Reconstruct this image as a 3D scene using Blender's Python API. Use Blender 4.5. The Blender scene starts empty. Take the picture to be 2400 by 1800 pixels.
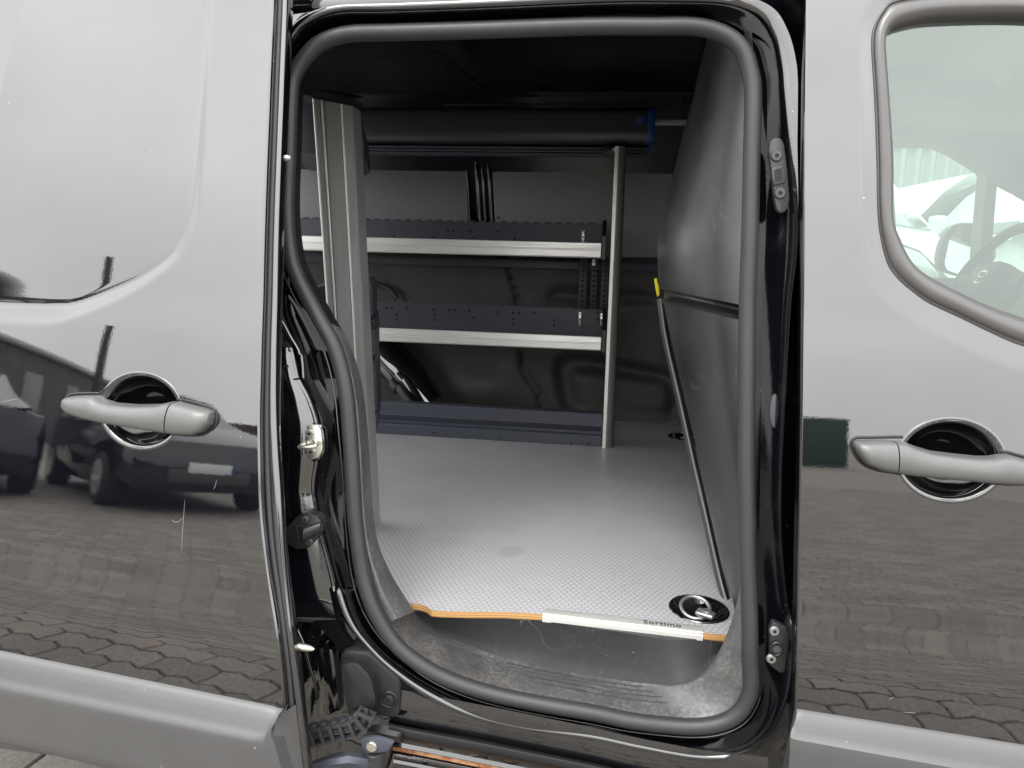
import bpy, bmesh, math, random
import numpy as np
from mathutils import Vector, Matrix
random.seed(7); np.random.seed(7)
scn = bpy.context.scene

# ------------------------------------------------------------------ camera
RES = (2400., 1800.)                      # photograph pixels used as measuring units
F = 1664.0
PSI, TH, RO = math.radians(7.3), math.radians(9.8), math.radians(1.6)
CAM = Vector((0.0, -1.085, 1.15))
_f = Vector((-math.sin(PSI)*math.cos(TH), math.cos(PSI)*math.cos(TH), -math.sin(TH)))
_r = Vector((math.cos(PSI), math.sin(PSI), 0.0))
_u = _r.cross(_f)
CR = _r*math.cos(RO) + _u*math.sin(RO)
CU = _u*math.cos(RO) - _r*math.sin(RO)
cam_data = bpy.data.cameras.new('camera')
cam_data.sensor_fit = 'HORIZONTAL'; cam_data.sensor_width = 36.0
cam_data.lens = 36.0*F/RES[0]
cam_data.clip_start = 0.02; cam_data.clip_end = 2000.0
cam = bpy.data.objects.new('camera', cam_data); scn.collection.objects.link(cam)
M = Matrix.Identity(4)
for i in range(3):
    M[i][0] = CR[i]; M[i][1] = CU[i]; M[i][2] = -_f[i]; M[i][3] = CAM[i]
cam.matrix_world = M
scn.camera = cam
scn.render.resolution_x = 1024; scn.render.resolution_y = 768

# ------------------------------------------------------------------ overcast daylight
SUN_EL, SUN_AZ = math.radians(52), math.radians(200)
world = bpy.data.worlds.new('World'); scn.world = world; world.use_nodes = True
nt = world.node_tree; nt.nodes.clear()
def wn(t, **k):
    n = nt.nodes.new(t)
    for a, b in k.items(): setattr(n, a, b)
    return n
sky = wn('ShaderNodeTexSky', sky_type='NISHITA', sun_disc=False, sun_elevation=SUN_EL, sun_rotation=SUN_AZ, air_density=1.0, dust_density=4.0)
hs = wn('ShaderNodeHueSaturation'); hs.inputs['Saturation'].default_value = 0.12
nt.links.new(sky.outputs['Color'], hs.inputs['Color'])
tc = wn('ShaderNodeTexCoord'); sx = wn('ShaderNodeSeparateXYZ'); nt.links.new(tc.outputs['Generated'], sx.inputs[0])
mr = wn('ShaderNodeMapRange'); nt.links.new(sx.outputs['Z'], mr.inputs['Value'])
mr.inputs['From Min'].default_value = 0.0; mr.inputs['From Max'].default_value = 1.0
mr.inputs['To Min'].default_value = 15.5; mr.inputs['To Max'].default_value = 25.0   # overcast: brighter overhead
nz = wn('ShaderNodeTexNoise'); nz.inputs['Scale'].default_value = 2.2; nz.inputs['Detail'].default_value = 4
nt.links.new(tc.outputs['Generated'], nz.inputs['Vector'])
nm = wn('ShaderNodeMapRange'); nt.links.new(nz.outputs['Fac'], nm.inputs['Value'])
nm.inputs['From Min'].default_value = .3; nm.inputs['From Max'].default_value = .7
nm.inputs['To Min'].default_value = .84; nm.inputs['To Max'].default_value = 1.12
mu = wn('ShaderNodeMath', operation='MULTIPLY'); nt.links.new(mr.outputs[0], mu.inputs[0]); nt.links.new(nm.outputs[0], mu.inputs[1])
cc = wn('ShaderNodeCombineColor')
for i, g in enumerate((1.0, 1.005, 1.0)):
    m2 = wn('ShaderNodeMath', operation='MULTIPLY'); nt.links.new(mu.outputs[0], m2.inputs[0]); m2.inputs[1].default_value = g
    nt.links.new(m2.outputs[0], cc.inputs[i])
mx = wn('ShaderNodeMix', data_type='RGBA'); mx.inputs['Factor'].default_value = 0.85
nt.links.new(hs.outputs['Color'], mx.inputs['A']); nt.links.new(cc.outputs['Color'], mx.inputs['B'])
bg = wn('ShaderNodeBackground'); bg.inputs['Strength'].default_value = 0.1
nt.links.new(mx.outputs['Result'], bg.inputs['Color'])
wo = wn('ShaderNodeOutputWorld'); nt.links.new(bg.outputs[0], wo.inputs['Surface'])
sun_d = bpy.data.lights.new('sun', 'SUN'); sun_d.energy = 1.0; sun_d.angle = math.radians(25); sun_d.color = (1, .97, .93)
sun = bpy.data.objects.new('sun', sun_d); scn.collection.objects.link(sun)
_sd = Vector((math.sin(SUN_AZ)*math.cos(SUN_EL), math.cos(SUN_AZ)*math.cos(SUN_EL), math.sin(SUN_EL)))
sun.rotation_euler = (-_sd).to_track_quat('-Z', 'Y').to_euler(); sun.location = (0, -6, 8)
scn.view_settings.view_transform = 'Standard'; scn.view_settings.look = 'None'
scn.view_settings.exposure = 0.8; scn.view_settings.gamma = 1.0; scn.view_settings.use_curve_mapping = False
scn.render.engine = 'CYCLES'
scn.cycles.max_bounces = 10; scn.cycles.transparent_max_bounces = 12

# ------------------------------------------------------------------ measuring helpers
def ray(x, y): return _f + CR*((x-1200)/F) - CU*((y-900)/F)
def P(x, y, Y):
    d = ray(x, y); return CAM + d*((Y-CAM.y)/d.y)
def PZ(x, y, Z):
    d = ray(x, y); return CAM + d*((Z-CAM.z)/d.z)
def PX(x, y, X):
    d = ray(x, y); return CAM + d*((X-CAM.x)/d.x)
# lean of the van's flank against height (degrees from vertical)
_az = [.30, .48, .55, .575, .60, .635, .67, .72, .98, 1.02, 1.06, 1.10, 1.2, 1.35, 1.6]
_aa = [0, 1.5, 2.0, 3.0, 8.5, 8.0, 6.0, 6.4, 6.6, 7.0, 8.5, 6.2, 6.0, 7.5, 10.]
_zz = np.linspace(.2, 1.9, 1701)
_ss = np.concatenate([[0], np.cumsum(np.tan(np.radians(np.interp(_zz, _az, _aa)))[1:]*.001)])
_ss = np.convolve(np.pad(_ss, 15, mode='edge'), np.ones(31)/31, 'valid')
_ss -= np.interp(.5, _zz, _ss)
def side(z): return float(np.interp(z, _zz, _ss))
def hit(x, y, base):                       # pixel onto the leaning flank, base = Y at z .5
    Y = base
    for _ in range(12): p = P(x, y, Y); Y = base + side(p.z)
    return P(x, y, Y)

def cr(pts, n, closed=False):              # Catmull-Rom resample, n points per span
    pts = [Vector(p) for p in pts]; out = []
    m = len(pts); spans = m if closed else m-1
    for i in range(spans):
        if closed: a, b, c, d = pts[(i-1) % m], pts[i], pts[(i+1) % m], pts[(i+2) % m]
        else: a, b, c, d = pts[max(i-1, 0)], pts[i], pts[i+1], pts[min(i+2, m-1)]
        for k in range(n):
            t = k/n
            out.append(.5*((2*b)+(c-a)*t+(2*a-5*b+4*c-d)*t*t+(3*b-a-3*c+d)*t**3))
    if not closed: out.append(pts[-1].copy())
    return out
def resample(pts, n, closed=False):        # equal arc length
    A = np.array([tuple(p) for p in pts], float)
    if closed: A = np.vstack([A, A[:1]])
    s = np.concatenate([[0], np.cumsum(np.linalg.norm(np.diff(A, axis=0), axis=1))])
    t = np.linspace(0, s[-1], n+1)[:-1] if closed else np.linspace(0, s[-1], n)
    return [Vector([np.interp(v, s, A[:, k]) for k in range(A.shape[1])]) for v in t]

# ------------------------------------------------------------------ materials
def new_mat(name):
    m = bpy.data.materials.new(name); m.use_nodes = True
    t = m.node_tree; b = t.nodes['Principled BSDF']; return m, t, b
def N(t, typ, **k):
    n = t.nodes.new(typ)
    for a, v in k.items():
        if a.startswith('i_'): n.inputs[a[2:].replace('_', ' ')].default_value = v
        else: setattr(n, a, v)
    return n
def coord(t, out='Object', scale=(1, 1, 1), rot=(0, 0, 0)):
    c = N(t, 'ShaderNodeTexCoord'); mp = N(t, 'ShaderNodeMapping')
    mp.inputs['Scale'].default_value = scale; mp.inputs['Rotation'].default_value = rot
    t.links.new(c.outputs[out], mp.inputs['Vector']); return mp.outputs['Vector']
def noise(t, vec, scale, detail=3, rough=.5):
    n = N(t, 'ShaderNodeTexNoise'); n.inputs['Scale'].default_value = scale; n.inputs['Detail'].default_value = detail
    n.inputs['Roughness'].default_value = rough; t.links.new(vec, n.inputs['Vector']); return n.outputs['Fac']
def ramp(t, val, stops):
    r = N(t, 'ShaderNodeValToRGB'); el = r.color_ramp.elements
    while len(el) < len(stops): el.new(.5)
    for e, (p, c) in zip(el, stops):
        e.position = p; e.color = (c, c, c, 1) if isinstance(c, (int, float)) else (*c, 1)
    t.links.new(val, r.inputs['Fac']); return r.outputs['Color']
def mixc(t, fac, a, b):
    m = N(t, 'ShaderNodeMix', data_type='RGBA')
    for s, v in (('Factor', fac), ('A', a), ('B', b)):
        if isinstance(v, bpy.types.NodeSocket): t.links.new(v, m.inputs[s])
        elif s == 'Factor': m.inputs[s].default_value = v
        else: m.inputs[s].default_value = (*v, 1)
    return m.outputs['Result']
def bump(t, b, height, strength, dist=.001, prev=None):
    n = N(t, 'ShaderNodeBump'); n.inputs['Strength'].default_value = strength; n.inputs['Distance'].default_value = dist
    t.links.new(height, n.inputs['Height'])
    if prev: t.links.new(prev, n.inputs['Normal'])
    t.links.new(n.outputs['Normal'], b.inputs['Normal']); return n.outputs['Normal']
def specks(t, vec, scale, size, seed=0):
    v = N(t, 'ShaderNodeTexVoronoi'); v.inputs['Scale'].default_value = scale; v.inputs['Randomness'].default_value = 1
    t.links.new(vec, v.inputs['Vector'])
    lt = N(t, 'ShaderNodeMath', operation='LESS_THAN'); t.links.new(v.outputs['Distance'], lt.inputs[0])
    # only a few cells carry a speck, of uneven size
    sp = N(t, 'ShaderNodeSeparateColor'); t.links.new(v.outputs['Color'], sp.inputs[0])
    pw = N(t, 'ShaderNodeMath', operation='POWER'); t.links.new(sp.outputs[seed], pw.inputs[0]); pw.inputs[1].default_value = 12
    ml = N(t, 'ShaderNodeMath', operation='MULTIPLY'); t.links.new(pw.outputs[0], ml.inputs[0]); ml.inputs[1].default_value = size
    t.links.new(ml.outputs[0], lt.inputs[1]); return lt.outputs[0]
def simple(name, col, rough=.5, metal=0., ior=1.5, spec=.5, var=0., vscale=20, bstr=0., bscale=300, bdist=.0005, dust=0., stretch=(1, 1, 1)):
    m, t, b = new_mat(name)
    b.inputs['Metallic'].default_value = metal; b.inputs['IOR'].default_value = ior; b.inputs['Specular IOR Level'].default_value = spec
    b.inputs['Base Color'].default_value = (*col, 1); b.inputs['Roughness'].default_value = rough
    vec = coord(t, scale=stretch)
    c = None
    if var:
        f = noise(t, vec, vscale, 4, .6)
        c = mixc(t, f, tuple(x*(1-var) for x in col), tuple(min(1, x*(1+var)) for x in col))
        rr = ramp(t, noise(t, vec, vscale*2.3, 3), [(.3, max(.02, rough*(1-.35*min(1, var*2)))), (.7, min(1, rough*(1+.35*min(1, var*2))))])
        t.links.new(rr, b.inputs['Roughness'])
    if dust:
        f = specks(t, coord(t), 80, .16*dust)
        c = mixc(t, f, c if c is not None else col, (.55, .52, .46))
    if c is not None: t.links.new(c, b.inputs['Base Color'])
    if bstr: bump(t, b, noise(t, vec, bscale, 2), bstr, bdist)
    return m

MAT = {}
# black car paint: deep black under a strongly reflecting clear coat, orange peel and dust
m, t, b = new_mat('black_paint')
b.inputs['IOR'].default_value = 2.52; b.inputs['Roughness'].default_value = .015
vec = coord(t)
sp1 = specks(t, vec, 40, .045); 
c = mixc(t, sp1, (.004, .004, .006), (.75, .73, .68))
t.links.new(c, b.inputs['Base Color'])
rr = mixc(t, sp1, (.015, .015, .015), (.6, .6, .6)); t.links.new(rr, b.inputs['Roughness'])
bump(t, b, noise(t, vec, 330, 2, .5), .03, .0002)
MAT['paint'] = m
MAT['cup'] = simple('cup_shade_paint', (.003, .003, .004), .06, ior=1.6)  # darker, duller copy of the black paint; puts shade into the grip hollows
m, t, b = new_mat('jamb_paint')
b.inputs['IOR'].default_value = 2.3; b.inputs['Roughness'].default_value = .04
vec = coord(t)
d1 = ramp(t, noise(t, vec, 9, 6, .7), [(.55, 0.), (.8, .5)])
c = mixc(t, d1, (.004, .004, .006), (.03, .028, .026))
c = mixc(t, specks(t, vec, 110, .13), c, (.35, .33, .30)); t.links.new(c, b.inputs['Base Color'])
r_ = ramp(t, noise(t, vec, 14, 5, .7), [(.45, .03), (.8, .16)]); t.links.new(r_, b.inputs['Roughness'])
bump(t, b, noise(t, vec, 330, 2, .5), .12, .0005)
MAT['jamb'] = m
MAT['cladding'] = simple('grey_cladding_plastic', (.066, .065, .066), .42, ior=1.85, var=.12, vscale=14, bstr=.15, bscale=1400, bdist=.0003, dust=.5)
MAT['handle'] = simple('grey_handle_plastic', (.10, .099, .097), .40, ior=1.75, var=.16, vscale=26, bstr=.12, bscale=1600, bdist=.0002, dust=.4, stretch=(1, 1, 2.5))
MAT['rubber'] = simple('seal_rubber', (.034, .034, .037), .45, ior=1.5, var=.15, vscale=18, bstr=.06, bscale=900, bdist=.0003, dust=.25)
MAT['trimrubber'] = simple('window_trim_rubber', (.075, .071, .07), .36, ior=1.8, var=.1, vscale=14, bstr=.04, bscale=700)
MAT['blackplastic'] = simple('black_plastic', (.018, .018, .020), .36, var=.15, vscale=20, bstr=.1, bscale=900, bdist=.0003, dust=.3)
MAT['void'] = simple('matte_black', (.004, .004, .005), .6)
# scuffed plastic (bulkhead, sill)
def scuffed(name, col, dusty, rough, lo=.5, hi=.78):
    m, t, b = new_mat(name); vec = coord(t)
    b.inputs['IOR'].default_value = 1.85
    d = ramp(t, noise(t, vec, 7, 8, .72), [(lo, 0.), (hi, 1.)])
    fine = ramp(t, noise(t, vec, 160, 3, .7), [(.42, .15), (.62, 1.)])
    mm = N(t, 'ShaderNodeMath', operation='MULTIPLY'); t.links.new(d, mm.inputs[0]); t.links.new(fine, mm.inputs[1])
    m2 = N(t, 'ShaderNodeMath', operation='MULTIPLY'); t.links.new(mm.outputs[0], m2.inputs[0]); m2.inputs[1].default_value = dusty
    c = mixc(t, m2.outputs[0], col, (.42, .40, .37))
    # hair-fine scratches
    wv = N(t, 'ShaderNodeTexVoronoi', feature='DISTANCE_TO_EDGE'); wv.inputs['Scale'].default_value = 9
    dv = N(t, 'ShaderNodeVectorMath', operation='MULTIPLY_ADD'); dv.inputs[1].default_value = (1, 1, .35)
    nn = N(t, 'ShaderNodeTexNoise'); nn.inputs['Scale'].default_value = 3.; t.links.new(vec, nn.inputs['Vector'])
    t.links.new(vec, dv.inputs[0]); t.links.new(nn.outputs['Color'], dv.inputs[2]); t.links.new(dv.outputs[0], wv.inputs['Vector'])
    l = N(t, 'ShaderNodeMath', operation='LESS_THAN'); t.links.new(wv.outputs['Distance'], l.inputs[0]); l.inputs[1].default_value = .0035
    br = ramp(t, noise(t, vec, 11, 4), [(.52, 0.), (.6, 1.)])
    m3 = N(t, 'ShaderNodeMath', operation='MULTIPLY'); t.links.new(l.outputs[0], m3.inputs[0]); t.links.new(br, m3.inputs[1])
    m4 = N(t, 'ShaderNodeMath', operation='MULTIPLY'); t.links.new(m3.outputs[0], m4.inputs[0]); m4.inputs[1].default_value = .16
    c = mixc(t, m4.outputs[0], c, (.35, .35, .34))
    c = mixc(t, specks(t, vec, 90, .09), c, (.6, .58, .52))
    t.links.new(c, b.inputs['Base Color'])
    r_ = ramp(t, noise(t, vec, 12, 5), [(.3, rough*.8), (.7, rough*1.25)]); t.links.new(r_, b.inputs['Roughness'])
    bump(t, b, noise(t, vec, 1300, 2), .14, .0003)
    return m
MAT['bulkhead'] = scuffed('bulkhead_plastic', (.014, .014, .015), .06, .36, .45, .8)
MAT['sill'] = scuffed('sill_step_plastic', (.050, .050, .052), .50, .5, .38, .72)
MAT['riser'] = scuffed('step_riser_plastic', (.030, .030, .032), .10, .55, .5, .8)
MAT['riser'].node_tree.nodes['Principled BSDF'].inputs['IOR'].default_value = 1.4
# floor film: grey with a printed honeycomb
m, t, b = new_mat('honeycomb_floor_film')
tcn = N(t, 'ShaderNodeTexCoord'); sxn = N(t, 'ShaderNodeSeparateXYZ'); t.links.new(tcn.outputs['Object'], sxn.inputs[0])
def mth(op, a, b_=None, clamp=False):
    n = N(t, 'ShaderNodeMath', operation=op); n.use_clamp = clamp
    for i, v in enumerate((a, b_)):
        if v is None: continue
        if isinstance(v, bpy.types.NodeSocket): t.links.new(v, n.inputs[i])
        else: n.inputs[i].default_value = v
    return n.outputs[0]
CELL = .0115
hx = mth('DIVIDE', sxn.outputs['X'], CELL); hy = mth('DIVIDE', sxn.outputs['Y'], CELL*math.sqrt(3))
def hexd(ox, oy):
    ax = mth('SUBTRACT', mth('FRACT', mth('ADD', hx, ox)), .5); ay = mth('SUBTRACT', mth('FRACT', mth('ADD', hy, oy)), .5)
    ax = mth('ABSOLUTE', ax); ay = mth('MULTIPLY', mth('ABSOLUTE', ay), math.sqrt(3))
    return mth('MAXIMUM', ax, mth('ADD', mth('MULTIPLY', ax, .5), mth('MULTIPLY', ay, .8660)))
hd = mth('MINIMUM', hexd(100, 100), hexd(100.5, 100.5))
line = N(t, 'ShaderNodeMapRange', interpolation_type='SMOOTHSTEP'); t.links.new(hd, line.inputs['Value'])
line.inputs['From Min'].default_value = .36; line.inputs['From Max'].default_value = .47
vec = coord(t)
base = mixc(t, noise(t, vec, 5, 5, .6), (.42, .412, .43), (.49, .482, .50))
lc = mixc(t, mth('MULTIPLY', line.outputs[0], .85), base, (.25, .25, .26))
stain = ramp(t, noise(t, vec, 4.5, 8, .75), [(.52, 0.), (.75, .42)])
lc = mixc(t, stain, lc, (.30, .28, .26))
lc = mixc(t, specks(t, vec, 40, .07), lc, (.8, .78, .72))
# dull scuffed patch in the middle of the floor
gp = N(t, 'ShaderNodeVectorMath', operation='SUBTRACT'); t.links.new(tcn.outputs['Object'], gp.inputs[0]); _pc = PZ(1195, 1292, .53); gp.inputs[1].default_value = tuple(_pc)
gl = N(t, 'ShaderNodeVectorMath', operation='LENGTH'); gs_ = N(t, 'ShaderNodeVectorMath', operation='MULTIPLY'); gs_.inputs[1].default_value = (1, 1.1, 0)
t.links.new(gp.outputs[0], gs_.inputs[0]); t.links.new(gs_.outputs[0], gl.inputs[0])
gm = mth('ADD', gl.outputs['Value'], mth('MULTIPLY', mth('SUBTRACT', noise(t, vec, 40, 4), .5), .03))
gf = N(t, 'ShaderNodeMapRange'); t.links.new(gm, gf.inputs['Value']); gf.inputs['From Min'].default_value = .022; gf.inputs['From Max'].default_value = .036; gf.inputs['To Min'].default_value = .75; gf.inputs['To Max'].default_value = 0.
lc = mixc(t, gf.outputs[0], lc, (.33, .33, .34))
t.links.new(lc, b.inputs['Base Color'])
MAT['floor'] = m; FLOOR_T, FLOOR_B, FLOOR_LC, FLOOR_GP = t, b, lc, gp
b.inputs['IOR'].default_value = 1.55
r_ = ramp(t, noise(t, vec, 16, 5), [(.3, .30), (.7, .46)]); t.links.new(r_, b.inputs['Roughness'])
bump(t, b, line.outputs[0], .25, .0006)
# plywood edge
m, t, b = new_mat('plywood_edge')
s3 = N(t, 'ShaderNodeSeparateXYZ'); c3 = N(t, 'ShaderNodeTexCoord'); t.links.new(c3.outputs['Object'], s3.inputs[0])
w = N(t, 'ShaderNodeMath', operation='MULTIPLY'); t.links.new(s3.outputs['Z'], w.inputs[0]); w.inputs[1].default_value = 2*math.pi/.0042
sn = N(t, 'ShaderNodeMath', operation='SINE'); t.links.new(w.outputs[0], sn.inputs[0])
lay = ramp(t, sn.outputs[0], [(.1, (.22, .11, .035)), (.5, (.55, .33, .13))])
c = mixc(t, noise(t, coord(t, scale=(30, 30, 400)), 4, 4), lay, (.45, .25, .09)); t.links.new(c, b.inputs['Base Color']); b.inputs['Roughness'].default_value = .7
MAT['ply'] = m
def alu(name, col, rough, stretch, str_=.08, metal=.35):
    m, t, b = new_mat(name); vec = coord(t, scale=stretch)
    b.inputs['Metallic'].default_value = metal
    c = mixc(t, noise(t, vec, 30, 4, .6), tuple(x*.85 for x in col), col); t.links.new(c, b.inputs['Base Color'])
    r_ = ramp(t, noise(t, vec, 60, 3), [(.3, rough*.8), (.7, rough*1.2)]); t.links.new(r_, b.inputs['Roughness'])
    bump(t, b, noise(t, vec, 220, 2), str_, .0003); return m
MAT['alu'] = alu('brushed_aluminium', (.90, .89, .85), .38, (.15, 4, 4), .08, .55)
MAT['aludark'] = alu('dull_aluminium', (.22, .22, .21), .42, (3, 3, .12))
MAT['aluv'] = alu('aluminium_upright', (.46, .475, .465), .42, (3, 3, .12), .08, .5)
MAT['darkalu'] = alu('anodised_dark_tube', (.055, .06, .07), .36, (.04, 6, 6), .2)
MAT['navy'] = simple('dark_blue_steel', (.060, .066, .086), .42, var=.12, vscale=16, bstr=.06, bscale=800, dust=.35)
MAT['greyplastic'] = simple('slate_grey_plastic', (.045, .05, .06), .5, var=.1, vscale=20, bstr=.1, bscale=900)
MAT['lightgrey'] = simple('light_grey_plastic', (.22, .24, .27), .5, var=.06, bstr=.05, bscale=900)
MAT['blue'] = simple('blue_plastic', (.012, .055, .22), .42, var=.08, bstr=.05)
MAT['yellow'] = simple('yellow_tab', (.85, .72, .02), .5)
MAT['zinc'] = simple('zinc_plated_steel', (.72, .70, .62), .28, metal=.9, var=.12, vscale=60, bstr=.05, bscale=600)
MAT['zincdull'] = simple('dull_zinc', (.45, .46, .45), .38, metal=.85, var=.25, vscale=90, bstr=.1, bscale=500)
MAT['screw'] = simple('dark_screw_steel', (.10, .098, .095), .38, metal=.5, var=.2, vscale=150)
MAT['hexpanel'] = None
m, t, b = new_mat('embossed_wall_panel'); vec = coord(t, scale=(1, 1, 1))
v = N(t, 'ShaderNodeTexVoronoi'); v.inputs['Scale'].default_value = 95; v.inputs['Randomness'].default_value = .45; t.links.new(vec, v.inputs['Vector'])
c = mixc(t, ramp(t, v.outputs['Distance'], [(.3, 0.), (.6, 1.)]), (.29, .295, .295), (.26, .265, .265)); t.links.new(c, b.inputs['Base Color'])
b.inputs['Roughness'].default_value = .5; bump(t, b, v.outputs['Distance'], .15, .001); MAT['hexpanel'] = m
MAT['innerwall'] = simple('interior_black_moulding', (.050, .047, .044), .58, ior=1.6, var=.15, vscale=6, bstr=.05, bscale=500)
MAT['roofin'] = simple('interior_dark_paint', (.010, .010, .016), .22, var=.2, vscale=5)
MAT['rust'] = None
m, t, b = new_mat('rusty_track'); vec = coord(t, scale=(1, 1, 1))
f1 = ramp(t, noise(t, vec, 60, 6, .7), [(.38, 0.), (.55, 1.)])
c = mixc(t, f1, (.30, .10, .035), (.45, .25, .13)); t.links.new(c, b.inputs['Base Color']); b.inputs['Roughness'].default_value = .75
bump(t, b, noise(t, vec, 300, 4), .4, .001); MAT['rust'] = m
# window glass: greenish, strongly reflecting the sky
m = bpy.data.materials.new('tinted_glass'); m.use_nodes = True; t = m.node_tree; t.nodes.clear()
o = N(t, 'ShaderNodeOutputMaterial'); g = N(t, 'ShaderNodeBsdfGlossy'); g.inputs['Roughness'].default_value = .0; g.inputs['Color'].default_value = (.72, .79, .745, 1)
tr = N(t, 'ShaderNodeBsdfTransparent'); tr.inputs['Color'].default_value = (.42, .58, .50, 1)
ms = N(t, 'ShaderNodeMixShader'); fr = N(t, 'ShaderNodeFresnel'); fr.inputs['IOR'].default_value = 2.75
t.links.new(fr.outputs[0], ms.inputs[0]); t.links.new(tr.outputs[0], ms.inputs[1]); t.links.new(g.outputs[0], ms.inputs[2]); t.links.new(ms.outputs[0], o.inputs['Surface'])
MAT['glass'] = m
m = bpy.data.materials.new('clear_glass'); m.use_nodes = True; t = m.node_tree; t.nodes.clear()
o = N(t, 'ShaderNodeOutputMaterial'); g = N(t, 'ShaderNodeBsdfGlossy'); g.inputs['Roughness'].default_value = .0
tr = N(t, 'ShaderNodeBsdfTransparent'); tr.inputs['Color'].default_value = (.86, .95, .9, 1)
ms = N(t, 'ShaderNodeMixShader'); fr = N(t, 'ShaderNodeFresnel'); fr.inputs['IOR'].default_value = 1.5
t.links.new(fr.outputs[0], ms.inputs[0]); t.links.new(tr.outputs[0], ms.inputs[1]); t.links.new(g.outputs[0], ms.inputs[2]); t.links.new(ms.outputs[0], o.inputs['Surface'])
MAT['clearglass'] = m
MAT['headliner'] = simple('headliner_fabric', (.60, .60, .58), .9, var=.05, bstr=.1, bscale=1200)
MAT['cabgrey'] = simple('cab_grey_plastic', (.16, .16, .16), .6, var=.08, bstr=.08, bscale=900)
MAT['cabdark'] = simple('cab_dark_plastic', (.05, .05, .05), .5, var=.08)
MAT['mirror'] = simple('mirror_glass', (.85, .86, .84), .02, metal=1.)
MAT['whitepaint'] = simple('white_van_paint', (.66, .66, .66), .25, var=.03, vscale=2)
MAT['darkglass'] = simple('dark_vehicle_glass', (.10, .11, .11), .08, var=.1, vscale=1)
MAT['lamp'] = simple('headlamp_lens', (.55, .56, .55), .12, metal=.5, var=.3, vscale=12)
MAT['tyre'] = simple('tyre_rubber', (.02, .02, .02), .8)
MAT['fence'] = simple('corrugated_sheet', (.30, .32, .32), .5, var=.06, vscale=2)
MAT['carpaint'] = simple('dark_car_paint', (.006, .007, .012), .05, ior=1.8)
MAT['bluecar'] = simple('dark_blue_car_paint', (.003, .004, .014), .08, ior=1.6)
MAT['brickhall'] = simple('dark_hall_cladding', (.035, .032, .034), .7, var=.25, vscale=1.2)
MAT['green'] = simple('dark_green_sheet', (.012, .045, .03), .6, var=.3, vscale=3)
MAT['leaf'] = simple('hedge_leaves', (.045, .075, .025), .6, var=.4, vscale=6)
MAT['pole'] = simple('dark_pole', (.03, .03, .035), .5)
# pavers and the ground below
def paver_mat(name, lo, hi):
    m, t, b = new_mat(name); vec = coord(t)
    ge = N(t, 'ShaderNodeNewGeometry')
    big = ramp(t, noise(t, vec, 1.7, 4, .6), [(.35, 0.), (.65, 1.)])
    c = mixc(t, big, lo, hi)
    c = mixc(t, ramp(t, noise(t, vec, 60, 5, .75), [(.35, 0.), (.65, .8)]), c, tuple(x*.5 for x in lo))
    c = mixc(t, ramp(t, noise(t, vec, 5, 3), [(.55, 0.), (.75, .5)]), c, (.26, .19, .15))
    oi = N(t, 'ShaderNodeObjectInfo'); ad = N(t, 'ShaderNodeMath', operation='ADD'); t.links.new(ge.outputs['Random Per Island'], ad.inputs[0]); t.links.new(oi.outputs['Random'], ad.inputs[1]); fc_ = N(t, 'ShaderNodeMath', operation='FRACT'); t.links.new(ad.outputs[0], fc_.inputs[0])
    tone = N(t, 'ShaderNodeMapRange'); t.links.new(fc_.outputs[0], tone.inputs['Value']); tone.inputs['To Min'].default_value = .80; tone.inputs['To Max'].default_value = 1.15
    vm = N(t, 'ShaderNodeVectorMath', operation='SCALE'); t.links.new(c, vm.inputs[0]); t.links.new(tone.outputs[0], vm.inputs['Scale']); c = vm.outputs[0]
    t.links.new(c, b.inputs['Base Color']); b.inputs['Roughness'].default_value = .85
    bump(t, b, noise(t, vec, 260, 6, .8), .6, .003); return m
MAT['paver'] = paver_mat('concrete_paver', (.185, .169, .145), (.235, .216, .188))
MAT['ground'] = simple('ground_sand', (.185, .170, .148), .95, var=.3, vscale=4, bstr=.3, bscale=200, bdist=.003)

# ------------------------------------------------------------------ mesh helpers
COL = scn.collection
def link(o, parent=None):
    COL.objects.link(o)
    if parent is not None:
        o.parent = parent
        w = parent.get('_w')
        if parent.type == 'EMPTY': o.location = -parent.location
    return o
def finish(me, mat, smooth, angle):
    if isinstance(mat, (list, tuple)):
        for k in mat: me.materials.append(MAT[k])
    else: me.materials.append(MAT[mat])
    if smooth:
        me.polygons.foreach_set('use_smooth', [True]*len(me.polygons))
        if angle: me.set_sharp_from_angle(angle=math.radians(angle))
    me.update()
def mesh(name, verts, faces, mat, parent=None, smooth=True, angle=40, recalc=True):
    me = bpy.data.meshes.new(name); me.from_pydata([tuple(v) for v in verts], [], faces)
    if recalc:
        bm = bmesh.new(); bm.from_mesh(me); bmesh.ops.recalc_face_normals(bm, faces=bm.faces); bm.to_mesh(me); bm.free()
    finish(me, mat, smooth, angle)
    return link(bpy.data.objects.new(name, me), parent)
def bm_obj(name, bm, mat, parent=None, smooth=True, angle=35):
    me = bpy.data.meshes.new(name); bmesh.ops.recalc_face_normals(bm, faces=bm.faces); bm.to_mesh(me); bm.free()
    finish(me, mat, smooth, angle)
    return link(bpy.data.objects.new(name, me), parent)
def loft(name, rows, mat, parent=None, cu=False, cv=False, smooth=True, angle=50, cap=False):
    """rows of equally many points"""
    n = len(rows[0]); V = [p for r in rows for p in r]; Fc = []
    for i in range(len(rows) if cv else len(rows)-1):
        a, b = i*n, ((i+1) % len(rows))*n
        for j in range(n if cu else n-1):
            k = (j+1) % n; Fc.append((a+j, a+k, b+k, b+j))
    if cap:
        Fc.append(tuple(range(n))); Fc.append(tuple(range((len(rows)-1)*n, len(rows)*n)))
    return mesh(name, V, Fc, mat, parent, smooth, angle)
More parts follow.
